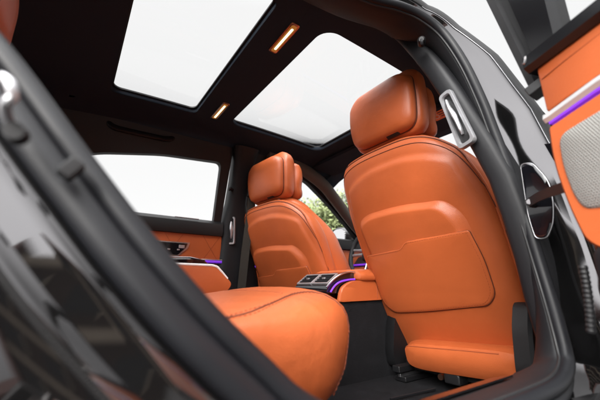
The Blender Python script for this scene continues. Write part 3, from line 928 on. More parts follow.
for (sa, sb, ta, tb, n0, n1, mm) in ((-0.034, -0.022, -0.088, -0.074, -0.06, -0.008, 'rubber_dark'), (-0.022, -0.013, -0.074, -0.055, -0.055, -0.022, 'trim_dark'), (-0.013, 0.014, -0.055, 0.012, -0.055, -0.014, 'gloss_soft')):
    wf.loft([[dw(a, z, n0), dw(b_, z, n0), dw(b_, z, n1), dw(a, z, n1)] for z, a, b_ in ((0.30, sa, sb), (0.545, ta, tb), (0.70, ta - 0.035, tb - 0.035))], M[mm])
wfo = wf.build('window_frame', ord_, smooth=False)
wb = MB()
wb.loft([[dw(s, z, -0.055), dw(s, z + 0.03, -0.055), dw(s, z + 0.03, -0.014), dw(s, z, -0.014)] for s, z in ((-0.09, 0.68), (0.3, 0.70), (0.7, 0.62), (0.9, 0.45), (0.95, 0.34))], M['trim'])
wb.build('top_rail', ord_, smooth=False)
wg = MB()
wg.add([dw(0.012, 0.34, -0.035), dw(0.95, 0.34, -0.035), dw(0.9, 0.45, -0.035), dw(0.7, 0.63, -0.035), dw(0.3, 0.71, -0.035), dw(-0.03, 0.69, -0.035)], [(0, 1, 2, 3, 4, 5)], M['glass'])
wg.build('window_glass', ord_, recalc=False)
lk = MB()
lk.tube(catmull([dw(-0.012, 0.338, 0.024), dw(-0.004, 0.334, 0.029), dw(0.0, 0.342, 0.030)], 4), 0.0018, M['chrome'], 6)
lk.build('trim_clip', ord_)
cl = MB()
cl.box(dw(-0.024, 0.307, -0.012), (0.03, 0.03, 0.016), M['trim_dark'], Matrix.Rotation(R(-20), 3, 'X'), 0.003)
cl.build('corner_cap', ord_)
# check strap with its bracket on the pillar, and a corrugated cable boot
brk = MB()
bf = lambda a, b, h: (0.694 - h + (a - 0.23) * 0.12, a, b)
LENS = round_poly([(0.2485, 0.232), (0.228, 0.228), (0.207, 0.185), (0.207, 0.145), (0.214, 0.108), (0.228, 0.084), (0.246, 0.086), (0.2515, 0.13)], [0.008, 0.012, 0.025, 0.025, 0.02, 0.016, 0.014, 0.03], 6)
patch(brk, LENS, bf, M['gloss'], 0.004, 0.006, 0.004, 4)
bro = brk.build('strap_bracket', car, label='dark glossy bracket on the pillar with a bolt')
rim = MB()
rim.tube([bf(a, b, 0.002) for a, b in LENS], 0.0007, M['silver'], 6, closed=True)
rim.build('rim', bro)
bo_ = MB()
bo_.tube([bf(0.240, 0.152, 0.002), bf(0.240, 0.152, 0.012)], 0.0095, M['trim_dark'], 12)
bo_.tube([bf(0.240, 0.152, 0.010), bf(0.240, 0.152, 0.017)], 0.005, M['chrome_sat'], 6)
bo_.build('bolt', bro)
cs_ = MB()
cs_.loft([[(x, y, z + 0.008), (x, y + 0.004, z + 0.008), (x, y + 0.004, z - 0.008), (x, y, z - 0.008)] for x, y, z in ((0.685, 0.240, 0.152), (0.655, 0.215, 0.152), (0.62, 0.188, 0.148), (0.575, 0.158, 0.14), (0.56, 0.149, 0.137))], M['trim_dark'])
cs_.build('check_strap', ord_)
bt_ = MB()
pts, rad = [], []
for k in range(29):
    t = k / 28
    pts.append(dw(-0.010 - 0.008 * t * t, 0.028 - 0.085 * t, -0.004))
    rad.append(0.0046 + (0.0010 if k % 2 else 0))
bt_.tube(pts, rad, M['rubber_dark'], 14)
bt_.build('cable_boot', ord_, label='ribbed black rubber cable boot')
dl_ = MB()
patch(dl_, round_poly([(0.014, 0.052), (0.40, 0.005), (0.95, -0.01), (0.95, -0.16), (0.03, -0.16), (0.012, -0.06)], 0.02, 4), df, M['trim'], 0.012, 0.004, 0.008, 4)
dl_.build('kick_panel', ord_)

# ------------------------------------------------------------------ seats
from mathutils.bvhtree import BVHTree
def snap_path(mb, pts, lift=0.0, n=5, closed=False):
    bv = BVHTree.FromPolygons([Vector(p) for p in mb.v], mb.f)
    out = []
    for p in catmull(pts, n, closed):
        loc, nor, _, _ = bv.find_nearest(p)
        out.append(loc + (p - loc).normalized() * 0 + nor * lift)
    return out

SX, SY = 1.05, 0.668                       # near front seat: anchor on the floor
xr_z = smooth_interp([-.27, -.2, -.1, .07, .3, .47], [1.10, 1.07, 1.005, .94, .848, .778])
W_z = smooth_interp([-.25, -.2, -.15, 0, .14, .3, .36, .41], [.218, .238, .250, .259, .266, .265, .259, .244])
def top_shrink(z, z0, z1, e=2.3): return 1.0 if z <= z0 else max(0.0, 1 - ((z - z0) / (z1 - z0)) ** e) ** (1 / e)
SH_T, SH_N = 0.06, 3.4
def shell_W(z, sg=1):
    if sg > 0: return W_z(min(z, 0.40)) * (1.0 if z < 0.35 else top_shrink(z, 0.35, 0.469, 3.4))
    return W_z(min(z, 0.40)) * (1.0 if z < 0.26 else top_shrink(z, 0.26, 0.469, 2.3))
def shell_T(z): return SH_T * (1.0 if z < 0.385 else top_shrink(z, 0.39, 0.469, 2.2))
def shell_x(w, z):
    """rear face of the seat back"""
    q = min(1.0, abs(w) / max(shell_W(z, w), 1e-4))
    bulge = 0.010 * math.exp(-((z - 0.30) / 0.10) ** 2) - 0.012 * math.exp(-((z + 0.12) / 0.08) ** 2)
    u = min(1.0, max(0.0, (0.400 - 0.040 * (abs(w) / 0.2) ** 2.4 - 0.14 * max(0, abs(w) - 0.205) / 0.05 - z) / 0.026))
    bulge += 0.011 * u * u * (3 - 2 * u)
    return xr_z(z) + SH_T - shell_T(z) * (1 - q ** SH_N) ** (1 / SH_N) - bulge * (1 - q ** 4)
sf = lambda a, b, h: (shell_x(a, b) - h, SY + a, b)

def front_seat():
    t = thing('front_seat', 'large orange leather front seat nearest the camera, beside the door pillar', 'car seat', (SX, SY, -0.31), 'orange leather front seats')
    # rear shell
    sb = MB()
    zs = lin(-0.245, 0.24, 26) + lin(0.247, 0.41, 24) + [0.41 + 0.0575 * math.sin(math.pi / 2 * k / 14) for k in range(1, 15)]
    rings = []
    for z in zs:
        T_ = shell_T(z)
        c = xr_z(z) + SH_T
        ring = []
        for k in range(110):
            a = 2 * math.pi * k / 110
            w = shell_W(z, math.cos(a)) * spow(math.cos(a), 2 / SH_N)
            if math.sin(a) < 0: x = shell_x(w, z)
            else: x = c + T_ * spow(math.sin(a), 2 / SH_N)
            ring.append((x, SY + w, z))
        rings.append(ring)
    sb.loft(rings, M['leather'])
    # piping and gap lines along the shoulder
    cnt = [(.258, -.12), (.262, .0), (.266, .12), (.266, .20), (.266, .29), (.262, .36), (.240, .415), (.15, .445), (0.02, .451), (-.10, .444), (-.165, .422), (-.212, .385), (-.245, .325), (-.262, .26), (-.266, .20), (-.266, .12), (-.262, .0), (-.256, -.12)]
    for dz, r_, mm, lf in ((0.0, 0.0022, 'seam', -0.0004), (0.004, 0.0032, 'leather2', 0.0), (-0.020, 0.0015, 'seam', -0.0002)):
        sb.tube(snap_path(sb, [(shell_x(a * 0.985, b + dz) , SY + a, b + dz) for a, b in cnt], lf, 6), r_, M[mm], 6)
    for dz in (-0.0055, -0.0145, -0.0255):
        stitches(sb, snap_path(sb, [(shell_x(a * 0.985, b + dz), SY + a * (1 + dz * 0.5), b + dz) for a, b in cnt], 0.0005, 6), M['thread'])
    bo = sb.build('backrest', t)
    # padded lower panel and map pocket on the rear of the backrest
    AR = round_poly([(.205, .10), (.212, .235), (.145, .256), (0.0, .261), (-.160, .248), (-.198, .205), (-.209, .125), (-.208, -.02), (-.178, -.058), (.04, -.082), (.175, -.096), (.222, -.055), (.214, .03)],
                    [.02, .04, .05, .1, .05, .05, .05, .04, .03, .1, .04, .03, .05], 6)
    pa = MB()
    af = lambda a, b, h: sf(a, b, h * (0.12 + 0.88 * min(1, max(0, (b + 0.02) / 0.20))) if h > 0 else h)
    patch(pa, AR, af, M['leather'], 0.021, 0.0, 0.042, 12, 0.002, soft=True)
    pao = pa.build('back_panel', t)
    PK = round_poly([(.205, .112), (.035, .121), (.008, .142), (-.200, .151), (-.209, .073), (-.205, -.018), (-.178, -.050), (.038, -.079), (.172, -.091), (.214, -.055), (.210, .03)],
                    [.006, .03, .03, .006, .03, .03, .03, .1, .03, .03, .05], 6)
    pk = MB()
    def pf(a, b, h): return (shell_x(a, b) - 0.0008 - 0.0222 * (0.12 + 0.88 * min(1, max(0, (b + 0.02) / 0.20))) - h, SY + a, b)
    patch(pk, PK, pf, M['leather2'], 0.0045, 0.006, 0.004, 12, 0.002)
    pk.tube([pf(a * 1.004, b, 0.0) for a, b in PK], 0.0012, M['seam'], 6, closed=True)
    stitches(pk, [pf(a * 0.965, 0.03 + (b - 0.03) * 0.95, 0.0052) for a, b in PK], M['thread'])
    pk.build('map_pocket', pao)
    FB_W = smooth_interp([-.2, .05, .20, .28, .34, .419, .46, .482, .494, .5031], [.24, .255, .252, .240, .215, .166, .125, .085, .045, .004])
    # seat front (seen over the shoulder): cushion with side bolsters
    fb = MB()
    rings = []
    for z in lin(-0.18, 0.36, 20) + [0.36 + 0.143 * math.sin(math.pi / 2 * k / 14) for k in range(1, 15)]:
        W_ = FB_W(z)
        T_ = 0.062 * (1.0 if z < 0.41 else top_shrink(z, 0.43, 0.507, 2.0))
        c = xr_z(z) + 0.118 + 0.03 * max(0, min(1, (0.32 - z) / 0.4))
        ring = []
        for k in range(60):
            a = 2 * math.pi * k / 60
            w = W_ * spow(math.cos(a), 0.55)
            bol = (0.05 + 0.05 * max(0, min(1, (0.25 - z) / 0.3))) * math.exp(-((abs(w) - 0.20) / 0.05) ** 2) * (1 if z < 0.3 else max(0, 1 - (z - 0.3) / 0.12))
            ring.append((c + T_ * spow(math.sin(a), 0.6) + (bol if math.sin(a) > 0 else 0), SY + w, z))
        rings.append(ring)
    fb.loft(rings, M['leather'])
    fb.build('front_upholstery', t)
    # seat cushion seen from behind, with dark side trims and runners
    cu = MB()
    rings = []
    for x, hw, z0, z1 in ((0.972, .14, -.230, -.194), (0.985, .185, -.252, -.172), (1.02, .195, -.260, -.160), (1.06, .195, -.262, -.165), (1.12, .20, -.27, -.12), (1.3, .24, -.26, -.09), (1.5, .25, -.24, -.06), (1.56, .24, -.20, -.07), (1.58, .2, -.15, -.09)):
        zc, hz = (z0 + z1) / 2, (z1 - z0) / 2
        fy = 0.062 * max(0, min(1, (1.2 - x) / 0.1))
        rings.append([(x - 0.25 * (zc + hz * spow(math.sin(a), 0.5) - zc) * (1 if x < 1.1 else 0), SY - fy + hw * spow(math.cos(a), 0.35), zc + 0.06 * (-hw * spow(math.cos(a), 0.35)) + hz * spow(math.sin(a), 0.5)) for a in [2 * math.pi * k / 48 for k in range(48)]])
    cu.loft(rings, M['leather'])
    cu.tube(snap_path(cu, [(0.97, SY + .12, -.190), (0.97, SY + .02, -.184), (0.97, SY - .10, -.176), (0.97, SY - .19, -.171)], 0.0), 0.0016, M['thread'], 6)
    cu.build('seat_cushion', t)
    for sg in (1, -1):
        td = MB()
        o_ = [(0.955, -0.245), (0.945, -0.20), (0.960, -0.10), (0.985, -0.045), (1.01, -0.035), (1.05, -0.07), (1.30, -0.10), (1.45, -0.16), (1.45, -0.25), (1.10, -0.27)]
        o_ = round_poly(o_, 0.02, 4)
        if sg > 0: o_ = [(x + 0.05, z - 0.03) for x, z in o_]
        y0 = SY + sg * (0.268 if sg < 0 else 0.215)
        td.loft([[(x, y0 - sg * 0.03, z) for x, z in o_], [(x, y0 + sg * 0.006, z) for x, z in o_], [(1.15 + (x - 1.15) * 0.97, y0 + sg * 0.014, -0.16 + (z + 0.16) * 0.92) for x, z in o_]], M['trim_dark'])
        td.build('side_trim', t)
    for sg in (1, -1):
        rl = MB()
        y0 = SY + sg * 0.15
        rl.box((1.22, y0, -0.300), (0.48, 0.045, 0.016), M['trim_dark'], bev=0.004)
        rl.box((1.21, y0, -0.289), (0.47, 0.012, 0.010), M['chrome_sat'], bev=0.002)
        rl.box((1.16, y0, -0.268), (0.40, 0.03, 0.02), M['trim_dark'], bev=0.004)
        rl.build('seat_runner', t)
    ub = MB()
    ub.box((1.22, SY, -0.262), (0.36, 0.34, 0.03), M['trim_dark'], bev=0.006)
    ub.box((1.02, SY - 0.03, -0.268), (0.05, 0.05, 0.03), M['trim_dark'], bev=0.008)
    ub.tube([(0.992, SY + 0.005, -0.268), (1.01, SY + 0.005, -0.268)], 0.009, M['copper'], 12)
    ub.build('underframe', t)
    # head restraint: block, rim, front pillow, posts
    hr = MB()
    HO = round_poly([(-.118, .476), (.118, .476), (.132, .565), (.127, .655), (.09, .684), (-.09, .684), (-.127, .655), (-.132, .565)], [.05, .05, .08, .06, .06, .06, .06, .08], 6)
    hx = lambda b: 0.785 - 0.05 * (b - 0.58) - 0.010 * (1 - ((b - 0.58) / 0.11) ** 2)
    hc = 0.585
    def hring(dx, k, bow=0.0, kt=None):
        if kt is None: kt = 0.93 if dx < 0.0345 else min(1.13, 0.93 + (dx - 0.0345) / 0.014 * 0.20)
        r_ = []
        for a, b in HO:
            aa, bb = a * 1.09 * k + 0.006, hc + (b - hc) * k * (kt if b > hc else 1)
            r_.append((hx(bb) + dx - bow * (1 - (aa / .13) ** 2), SY + aa, bb))
        return r_
    hr.loft([hring(0.002, 0.30, 0.014), hring(0.002, 0.55, 0.013), hring(0.003, 0.75, 0.011), hring(0.006, 0.88, 0.009), hring(0.012, 0.95, 0.006), hring(0.022, 0.975, 0.002), hring(0.030, 0.970), hring(0.034, 0.955), hring(0.0352, 0.965), hring(0.037, 1.01), hring(0.042, 1.045),
             hring(0.048, 1.06), hring(0.062, 1.06), hring(0.078, 1.04), hring(0.092, 0.99), hring(0.104, 0.92), hring(0.110, 0.80)], M['leather'])
    hr.tube(hring(0.0335, 0.966), 0.0022, M['seam'], 6, closed=True)
    ho = hr.build('headrest', t)
    for sg in (1, -1):
        sl_ = MB()
        sl_.tube([(0.845, SY + sg * 0.055, 0.42), (0.842, SY + sg * 0.055, 0.54)], 0.0065, M['chrome'], 12)
        sl_.build('post', ho)
    ck = MB()
    ck.box((0.806, SY - 0.035, 0.484), (0.02, 0.05, 0.012), M['trim_dark'], Matrix.Rotation(R(35), 3, 'Y'), 0.004)
    ck.build('release_slot', ho)
    pw = MB()
    rings = []
    for dx, k in ((0.100, 0.80), (0.106, 0.90), (0.114, 0.96), (0.126, 1.0), (0.142, 0.985), (0.156, 0.92), (0.168, 0.78), (0.174, 0.45)):
        r_ = []
        for i_, (a, b) in enumerate(HO):
            kk = k * (1 + 0.010 * math.sin(i_ * 0.9) * (dx > 0.105))
            aa, bb = a * kk * 1.04 + 0.006, 0.575 + (b - hc) * kk * 0.93
            r_.append((hx(bb) + dx + 0.003 * math.sin(i_ * 0.55), SY + aa, bb))
        rings.append(r_)
    pw.loft(rings, M['soft'])
    pw.build('neck_pillow', ho)
    return t

def copy_tree(o, parent=None):
    c = o.copy()
    COL.objects.link(c)
    c.parent = parent
    for ch in list(o.children): copy_tree(ch, c)
    return c

seat = front_seat()
far_seat = copy_tree(seat)
far_seat.location = (1.031, 1.447, -0.390)
far_seat.rotation_euler = (0, 0, R(6))
far_seat.scale = (1.06, 1.06, 1.045)
far_seat['label'] = 'smaller looking orange leather front seat on the far side, before the steering wheel'

# rear seat: near cushion, folded armrest, backrest and head restraints
rs = thing('rear_seat', 'orange leather rear seat with rounded cushion and folded armrest beside the doorway', 'car seat', (0.1, CY, -0.31))
PLAN = [(-0.34, 0.395), (0.10, 0.395), (0.22, 0.397), (0.305, 0.403), (0.368, 0.421), (0.418, 0.455), (0.468, 0.510), (0.505, 0.59), (0.520, 0.68), (0.508, 0.80), (0.475, 0.86), (0.40, 0.885), (0.10, 0.89), (-0.34, 0.89)]
plan = []
for p in catmull([(a, b, 0) for a, b in PLAN], 6): plan.append((p.x, p.y))
def inset_pt(p, d, c=(0.02, 0.64)):
    # move towards the middle, more or less perpendicular to the edge
    hx_, hy_ = 0.46, 0.25
    return (c[0] + (p[0] - c[0]) * (1 - d / hx_ * (1 if p[0] > -0.3 else 0)), c[1] + (p[1] - c[1]) * (1 - d / hy_))
def cushion(flip):
    cb = MB()
    rings = []
    for z, d in ((-0.26, 0.095), (-0.22, 0.070), (-0.19, 0.042), (-0.165, 0.021), (-0.130, 0.007), (-0.095, 0.002), (-0.07, 0.0), (-0.05, 0.003), (-0.036, 0.009), (-0.024, 0.020), (-0.013, 0.038), (-0.006, 0.060), (-0.001, 0.09), (0.001, 0.12), (0.002, 0.17), (0.002, 0.22)):
        ring = []
        for p in plan:
            q = inset_pt(p, d)
            zz = z + 0.13 * min(0, q[0] - 0.38) * max(0, min(1, (z + 0.05) / 0.05))
            ring.append((q[0], mir(q[1]) if flip else q[1], zz))
        rings.append(ring)
    cb.loft(rings, M['soft'])
    my = (lambda y: mir(y)) if flip else (lambda y: y)
    ln_ = [(-.25, my(.405), -.040), (-.05, my(.405), -.038), (.10, my(.405), -.036), (.20, my(.418), -.026), (.27, my(.45), -.012), (.325, my(.485), -.005), (.37, my(.495), -.012), (.405, my(.478), -.035), (.418, my(.466), -.07), (.412, my(.462), -.12), (.39, my(.46), -.17)]
    pth = snap_path(cb, ln_, 0.0, 6)
    cb.tube(pth, 0.0016, M['seam'], 6)
    for dy in (-0.006, 0.006):
        stitches(cb, snap_path(cb, [(x_, y_ + (-dy if flip else dy), z_ + 0.5 * dy) for x_, y_, z_ in ln_], 0.0005, 6), M['thread'])
    for j in range(1, 4):
        x_ = 0.42 - 0.13 * j
        cb.tube(snap_path(cb, [(x_ + 0.02, my(0.50), 0.0), (x_ + 0.02, my(0.65), 0.005), (x_ + 0.02, my(0.80), 0.0)], -0.0004, 6), 0.0015, M['thread'], 6)
    return cb.build('seat_cushion', rs)
cushion(False)
cushion(True)
bs_ = MB()
bs_.box((0.06, CY, -0.24), (0.62, 1.22, 0.14), M['trim_dark'], bev=0.02)
bs_.build('seat_base', rs)
for yc in (0.655, mir(0.655)):
    rb = MB()
    rings = []
    for z in lin(-0.06, 0.30, 10) + [0.30 + 0.10 * math.sin(math.pi / 2 * k / 8) for k in range(1, 9)]:
        sk = 1.0 if z < 0.3 else top_shrink(z, 0.3, 0.402, 2.4)
        rings.append([(-0.30 - 0.35 * z + 0.075 * sk * spow(math.sin(a), 0.6), yc + 0.25 * max(sk, 0.02) ** 0.5 * spow(math.cos(a), 0.5), z) for a in [2 * math.pi * k / 40 for k in range(40)]])
    rb.loft(rings, M['leather'])
    rb.build('backrest', rs)
    hh = MB()
    ho_ = rrect(-0.13, 0.13, 0.40, 0.56, 0.05, 6)
    hh.loft([[(-0.266 + dx, yc + a * k, 0.48 + (b - 0.48) * k) for a, b in ho_] for dx, k in ((0, 0.8), (0.01, 0.93), (0.03, 1.0), (0.08, 1.0), (0.10, 0.93), (0.112, 0.75), (0.116, 0.4))], M['leather'])
    hh.tube([(-0.225, yc - 0.05, 0.33), (-0.22, yc - 0.05, 0.45)], 0.006, M['chrome'], 8)
    hh.tube([(-0.225, yc + 0.05, 0.33), (-0.22, yc + 0.05, 0.45)], 0.006, M['chrome'], 8)
    hh.build('headrest', rs)
mid = MB()
mid.loft([[(-0.36 - 0.3 * z, y, z) for z in (-0.06, 0.1, 0.25, 0.36)] for y in (0.90, 1.18)], M['leather'], closed=False)
mid.build('middle_backrest', rs, solid=0.02)
AP = round_poly([(-0.30, 0.03), (-0.30, -0.09), (0.18, -0.095), (0.300, -0.062), (0.396, -0.008), (0.405, 0.010), (0.357, 0.060), (0.20, 0.062)], [0.01, 0.02, 0.05, 0.05, 0.012, 0.012, 0.018, 0.05], 6)
am = MB()
ac = (0.1, 0.0)
am.loft([[(ac[0] + (x - ac[0]) * k, y, ac[1] + (z - ac[1]) * k2) for x, z in AP] for y, k, k2 in ((0.930, 0.955, 0.80), (0.9315, 0.985, 0.93), (0.936, 0.996, 0.98), (0.945, 1, 1), (1.135, 1, 1), (1.144, 0.996, 0.98), (1.1485, 0.985, 0.93), (1.15, 0.955, 0.80))], M['leather'])
am.tube([(x, 0.9315, z) for x, z in ((-0.2, -0.072), (0.18, -0.072), (0.29, -0.043), (0.378, -0.002))], 0.0014, M['thread'], 6)
amo = am.build('armrest', rs)
ae = MB()
ae.tube(catmull([(-0.2, 0.931, 0.0595), (0.10, 0.934, 0.0605), (0.30, 0.934, 0.061), (0.348, 0.934, 0.059), (0.366, 0.934, 0.046), (0.388, 0.935, 0.024)], 6), 0.0036, M['pale'], 8)
ae.build('chrome_edge', amo)

# ------------------------------------------------------------------ console between the front seats
CY_CAR, CY = CY, 1.018
con = thing('centre_console', 'centre console with orange leather lid, rear air vents and purple light', 'console', (1.1, CY, -0.31))
cb = MB()
cb.loft([[(0.765, y, -0.31), (0.765, y, -0.05), (1.62, y, -0.035), (1.62, y, -0.31)] for y in (0.895, mir(0.895))], M['carpet'])
cb.build('carpet_side', con, label='black carpet covering the console flank')
side = MB()
SO = round_poly([(0.775, -0.05), (1.62, -0.035), (1.62, 0.03), (0.90, 0.025), (0.835, 0.022), (0.79, 0.0)], [0.01, 0.01, 0.01, 0.05, 0.03, 0.02], 4)
for f in (0, 1):
    patch(side, SO, lambda a, b, h: (a, mir(0.895 - h) if f else 0.895 - h, b), M['leather2'], 0.010, 0.004, 0.008, 5)
for f in (0, 1):
    side.tube([(0.965, mir(0.8845) if f else 0.8845, z) for z in (-0.04, 0.02)], 0.0012, M['thread'], 6)
side.build('leather_side', con)
ld = MB()
LS = round_poly([(-0.145, 0.022), (0.145, 0.022), (0.150, 0.045), (0.12, 0.066), (-0.12, 0.066), (-0.150, 0.045)], 0.016, 4)
ld.loft([[(x, CY + a * k, 0.044 + (b - 0.044) * k2 + dz) for a, b in LS] for x, k, k2, dz in ((0.868, 0.88, 0.55, -0.002), (0.874, 0.96, 0.85, 0), (0.885, 0.99, 0.97, 0), (0.90, 1, 1, 0.0), (1.10, 1, 1, 0.004), (1.30, 1, 1, 0.004), (1.34, 0.98, 0.95, 0.0), (1.355, 0.9, 0.6, 0.0))], M['leather'])
for y in (0.965, mir(0.965)): ld.tube(snap_path(ld, [(0.88, y, 0.07), (1.0, y, 0.07), (1.15, y, 0.08), (1.33, y, 0.07)], 0, 5), 0.0013, M['thread'], 6)
ld.build('armrest_lid', con)
vb = MB()
VB = [(0.735, -0.02), (0.742, 0.004), (0.80, 0.046), (0.84, 0.056), (0.885, 0.056), (0.885, -0.02)]
vb.loft([[(x, y, z) for x, z in round_poly(VB, 0.008, 3)] for y in (0.905, 0.912, 1.096, 1.103)], M['gloss'])
vb.build('vent_housing', con, label='piano black housing of the rear air vents')
for yc in (0.956, 1.052):
    fv = MB()
    A_, B_ = Vector((0.7425, 0, 0.0065)), Vector((0.799, 0, 0.0465))
    ax = (B_ - A_).normalized(); nn = Vector((-ax.z, 0, ax.x)); Lv = (B_ - A_).length
    fv_f = lambda a, b, h: tuple(A_ + ax * (b * Lv) + nn * h + Vector((0, yc + a, 0)))
    k = rrect(-0.060, 0.060, 0.06, 0.97, 0.01, 2)
    k = round_poly([(-0.045, 0.06), (0.045, 0.06), (0.045, 0.97), (-0.045, 0.97)], 0.006, 3)
    inn = [(a * 0.88, 0.515 + (b - 0.515) * 0.78) for a, b in k]
    fv.loft([[fv_f(a, b, -0.002) for a, b in k], [fv_f(a, b, 0.004) for a, b in k], [fv_f(a * 0.97, 0.515 + (b - 0.515) * 0.93, 0.006) for a, b in k], [fv_f(a, b, 0.005) for a, b in inn], [fv_f(a, b, 0.0005) for a, b in inn]], M['silver'], False, False)
    fo = fv.build('air_vent', con)
    va = MB()
    va.add([fv_f(a, b, 0.0008) for a, b in inn], [tuple(range(len(inn)))], M['trim_dark'])
    for j in range(4):
        b0 = 0.24 + 0.175 * j
        va.loft([[fv_f(a, b0, 0.001), fv_f(a, b0 + 0.05, 0.005), fv_f(a, b0 + 0.075, 0.005), fv_f(a, b0 + 0.03, 0.001)] for a in (-0.038, 0.038)], M['trim'])
    va.build('vanes', fo, smooth=False)
    tb = MB(); tb.box(fv_f(0, 0.5, 0.006), (0.008, 0.014, 0.006), M['silver'], bev=0.0015); tb.build('vent_knob', fo)
pl_ = MB()
pl_.tube(catmull([(0.748, 0.897, -0.016), (0.765, 0.895, 0.004), (0.79, 0.894, 0.018), (0.83, 0.893, 0.026), (0.86, 0.893, 0.028)], 5), 0.0032, M['purple'], 8)
pl_.build('light_strip', con, label='glowing purple light strip')
ce = MB()
ce.tube(catmull([(0.735, 0.902, 0.0), (0.765, 0.900, 0.026), (0.80, 0.898, 0.044), (0.84, 0.898, 0.053), (0.88, 0.90, 0.052)], 5), 0.003, M['chrome'], 8)
ce.build('chrome_edge', con)

CY = CY_CAR
# ------------------------------------------------------------------ steering wheel
swl = thing('steering_wheel', 'dark steering wheel glimpsed between the two orange front seats', 'steering wheel', (1.52, 1.40, 0.205))
wc = Vector((1.52, 1.40, 0.205))
wn_ = Vector((-1, 0, 0.36)).normalized()
wu = Vector((0.36, 0, 1)).normalized()
wv = Vector((0, 1, 0))
def wp(r, a, d=0): return wc + wv * (r * math.cos(a)) + wu * (r * math.sin(a)) + wn_ * d
rm = MB(); rm.tube([wp(0.178, 2 * math.pi * k / 48, 0.02) for k in range(48)], 0.0155, M['trim'], 12, closed=True); rm.build('rim', swl)
hb = MB()
HB = round_poly([(-0.075, -0.06), (0.075, -0.06), (0.085, 0.035), (0.05, 0.06), (-0.05, 0.06), (-0.085, 0.035)], 0.02, 4)
hb.loft([[tuple(wc + wv * a * k + wu * b_ * k + wn_ * d) for a, b_ in HB] for d, k in ((-0.04, 0.9), (0.01, 1.0), (0.022, 0.96), (0.03, 0.8))], M['trim_dark']); hb.build('hub', swl)
em = MB(); em.tube([wp(0.02, 2 * math.pi * k / 20, 0.032) for k in range(20)], 0.0022, M['chrome'], 6, closed=True)
for k in range(3): em.tube([tuple(wp(0, 0, 0.032)), tuple(wp(0.019, R(90 + 120 * k), 0.032))], [0.003, 0.001], M['chrome'], 6)
em.build('emblem', swl)
for a0 in (180, 0, 270):
    for off in ((-6, 6) if a0 != 270 else (-9, 9)):
        s_ = MB(); s_.tube([tuple(wp(0.07, R(a0 + off * 2), 0.012)), tuple(wp(0.12, R(a0 + off * 1.3), 0.016)), tuple(wp(0.172, R(a0 + off), 0.02))], [0.012, 0.009, 0.010], M['chrome_sat'], 8, flat=0.5); s_.build('spoke', swl)

# ------------------------------------------------------------------ the building across the yard that the paintwork mirrors
wall_m = mat('brown_brick', (0.075, 0.045, 0.036), 0.9, bump=(60, 0.3, 0.004), var=(0.8, 0.15))
post_m = mat('cream_render', (0.72, 0.60, 0.47), 0.85, bump=(60, 0.3, 0.004), var=(0.8, 0.12))
roof_m = mat('roof_tiles', (0.16, 0.06, 0.045), 0.85, bump=(20, 0.5, 0.02), var=(2, 0.2))
pane_m = mat('window_pane', (0.02, 0.022, 0.026), 0.08)
def building(label, loc, rz, floors, wide_, mats, roof_lift):
    bd = thing('building', label, 'building', (0, 0, -0.52))
    H = 2.6 * floors
    bw = MB(); bw.box((0, -2, H / 2 - 0.52), (wide_, 4, H), mats[0]); bw.build('wall', bd, smooth=False)
    br = MB()
    br.loft([[(x, 0.4, H - 0.50), (x, -2, H - 0.5 + roof_lift), (x, -4.4, H - 0.5), (x, -4.4, H - 0.62), (x, 0.4, H - 0.62)] for x in (-wide_ / 2 - 0.5, wide_ / 2 + 0.5)], roof_m)
    br.build('roof', bd, smooth=False)
    n = int(wide_ / 2.45)
    for k in range(n + 1):
        p_ = MB(); p_.box((-wide_ / 2 + 0.25 + k * (wide_ - 0.5) / n, 0.1, H / 2 - 0.57), (0.42, 0.2, H - 0.1), mats[1]); p_.build('pillar', bd, smooth=False)
    for k in range(n):
        for q in range(floors):
            xw, zc_ = -wide_ / 2 + 0.25 + (k + 0.5) * (wide_ - 0.5) / n, 0.95 + 2.55 * q
            w_ = MB(); w_.box((xw, 0.03, zc_), (1.2, 0.08, 1.35), pane_m); w_.box((xw, 0.05, zc_ - 0.72), (1.4, 0.16, 0.08), mats[1]); w_.build('window', bd, smooth=False)
    bd.location = loc
    bd.rotation_euler = (0, 0, rz)
building('tall brown building with cream pillars mirrored in the black paint at the left', (4.5, -13, -0.52), 0, 3, 19, (wall_m, post_m), 1.8)
building('low cream building with a red roof mirrored in the pillar at the right', (-27, -15, -0.52), R(-62), 2, 18, (post_m, post_m), 2.2)

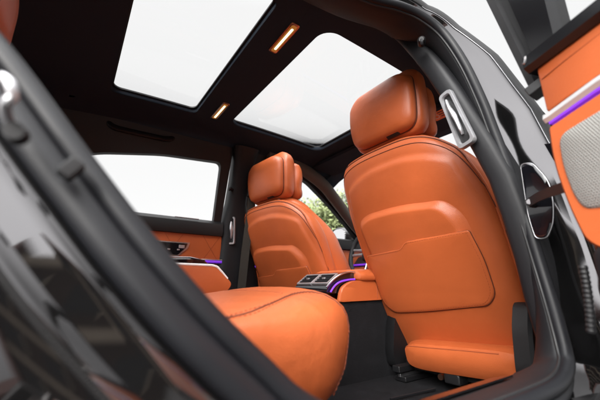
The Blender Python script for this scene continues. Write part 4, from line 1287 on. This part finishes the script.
# ------------------------------------------------------------------ trees seen through the far window
def make_tree(label, h, seed):
    rnd = random.Random(seed)
    t = thing('tree', label, 'tree', (0, 0, -0.52), 'pale green trees beyond the car')
    tr = MB()
    tr.tube(catmull([(0, 0, -0.52), (0.1, 0.05, h * 0.2), (0.0, 0.1, h * 0.45), (0.15, 0.1, h * 0.8)], 4), [0.28 - 0.25 * k / 12 for k in range(13)], M['bark'], 8)
    tips = []
    for k in range(14):
        a = rnd.uniform(0, 6.28); z0 = h * rnd.uniform(0.22, 0.75); L = h * rnd.uniform(0.18, 0.34)
        e = (L * math.cos(a), L * math.sin(a), z0 + L * rnd.uniform(0.3, 0.9))
        tr.tube(catmull([(0.05, 0.05, z0), (e[0] * 0.5, e[1] * 0.5, z0 + (e[2] - z0) * 0.4), e], 3), [0.10 - 0.085 * k_ / 6 for k_ in range(7)], M['bark'], 5)
        tips.append(e)
    tr.build('trunk', t)
    cr = MB()
    for e in tips + [(0.1, 0.1, h * 0.9)]:
        for _ in range(8):
            c = Vector(e) + Vector((rnd.gauss(0, 1), rnd.gauss(0, 1), rnd.gauss(0, 0.8))) * h * 0.075
            for _ in range(46):
                p = c + Vector((rnd.gauss(0, 1), rnd.gauss(0, 1), rnd.gauss(0, 0.8))) * h * 0.045
                s_ = rnd.uniform(0.12, 0.26)
                u = Vector((rnd.gauss(0, 1), rnd.gauss(0, 1), rnd.gauss(0, 1))).normalized()
                v = u.orthogonal().normalized()
                cr.add([p - u * s_, p + v * s_ * 0.5, p + u * s_, p - v * s_ * 0.5], [(0, 1, 2, 3)], M['leaf'])
    cr.build('crown', t, smooth=False, recalc=False)
    return t
t1 = make_tree('pale green leafy tree standing tallest, seen over the wing mirror', 8.2, 3)
t1.location = (20.5, 24.5, -0.52)
for (x, y, s_, rz, lab) in ((17.5, 24.5, 0.86, 1.3, 'lower leafy tree just left of the tallest one beyond the window'), (23.5, 23.5, 0.95, 3.0, 'leafy tree to the right of the tallest, by the dark windscreen pillar'), (27.0, 24.0, 1.05, 4.4, 'farthest leafy tree at the right, glimpsed beside the near front seat')):
    c = copy_tree(t1)
    c.location = (x, y, -0.52)
    c.scale = (s_, s_, s_)
    c.rotation_euler = (0, 0, rz)
    c['label'] = lab
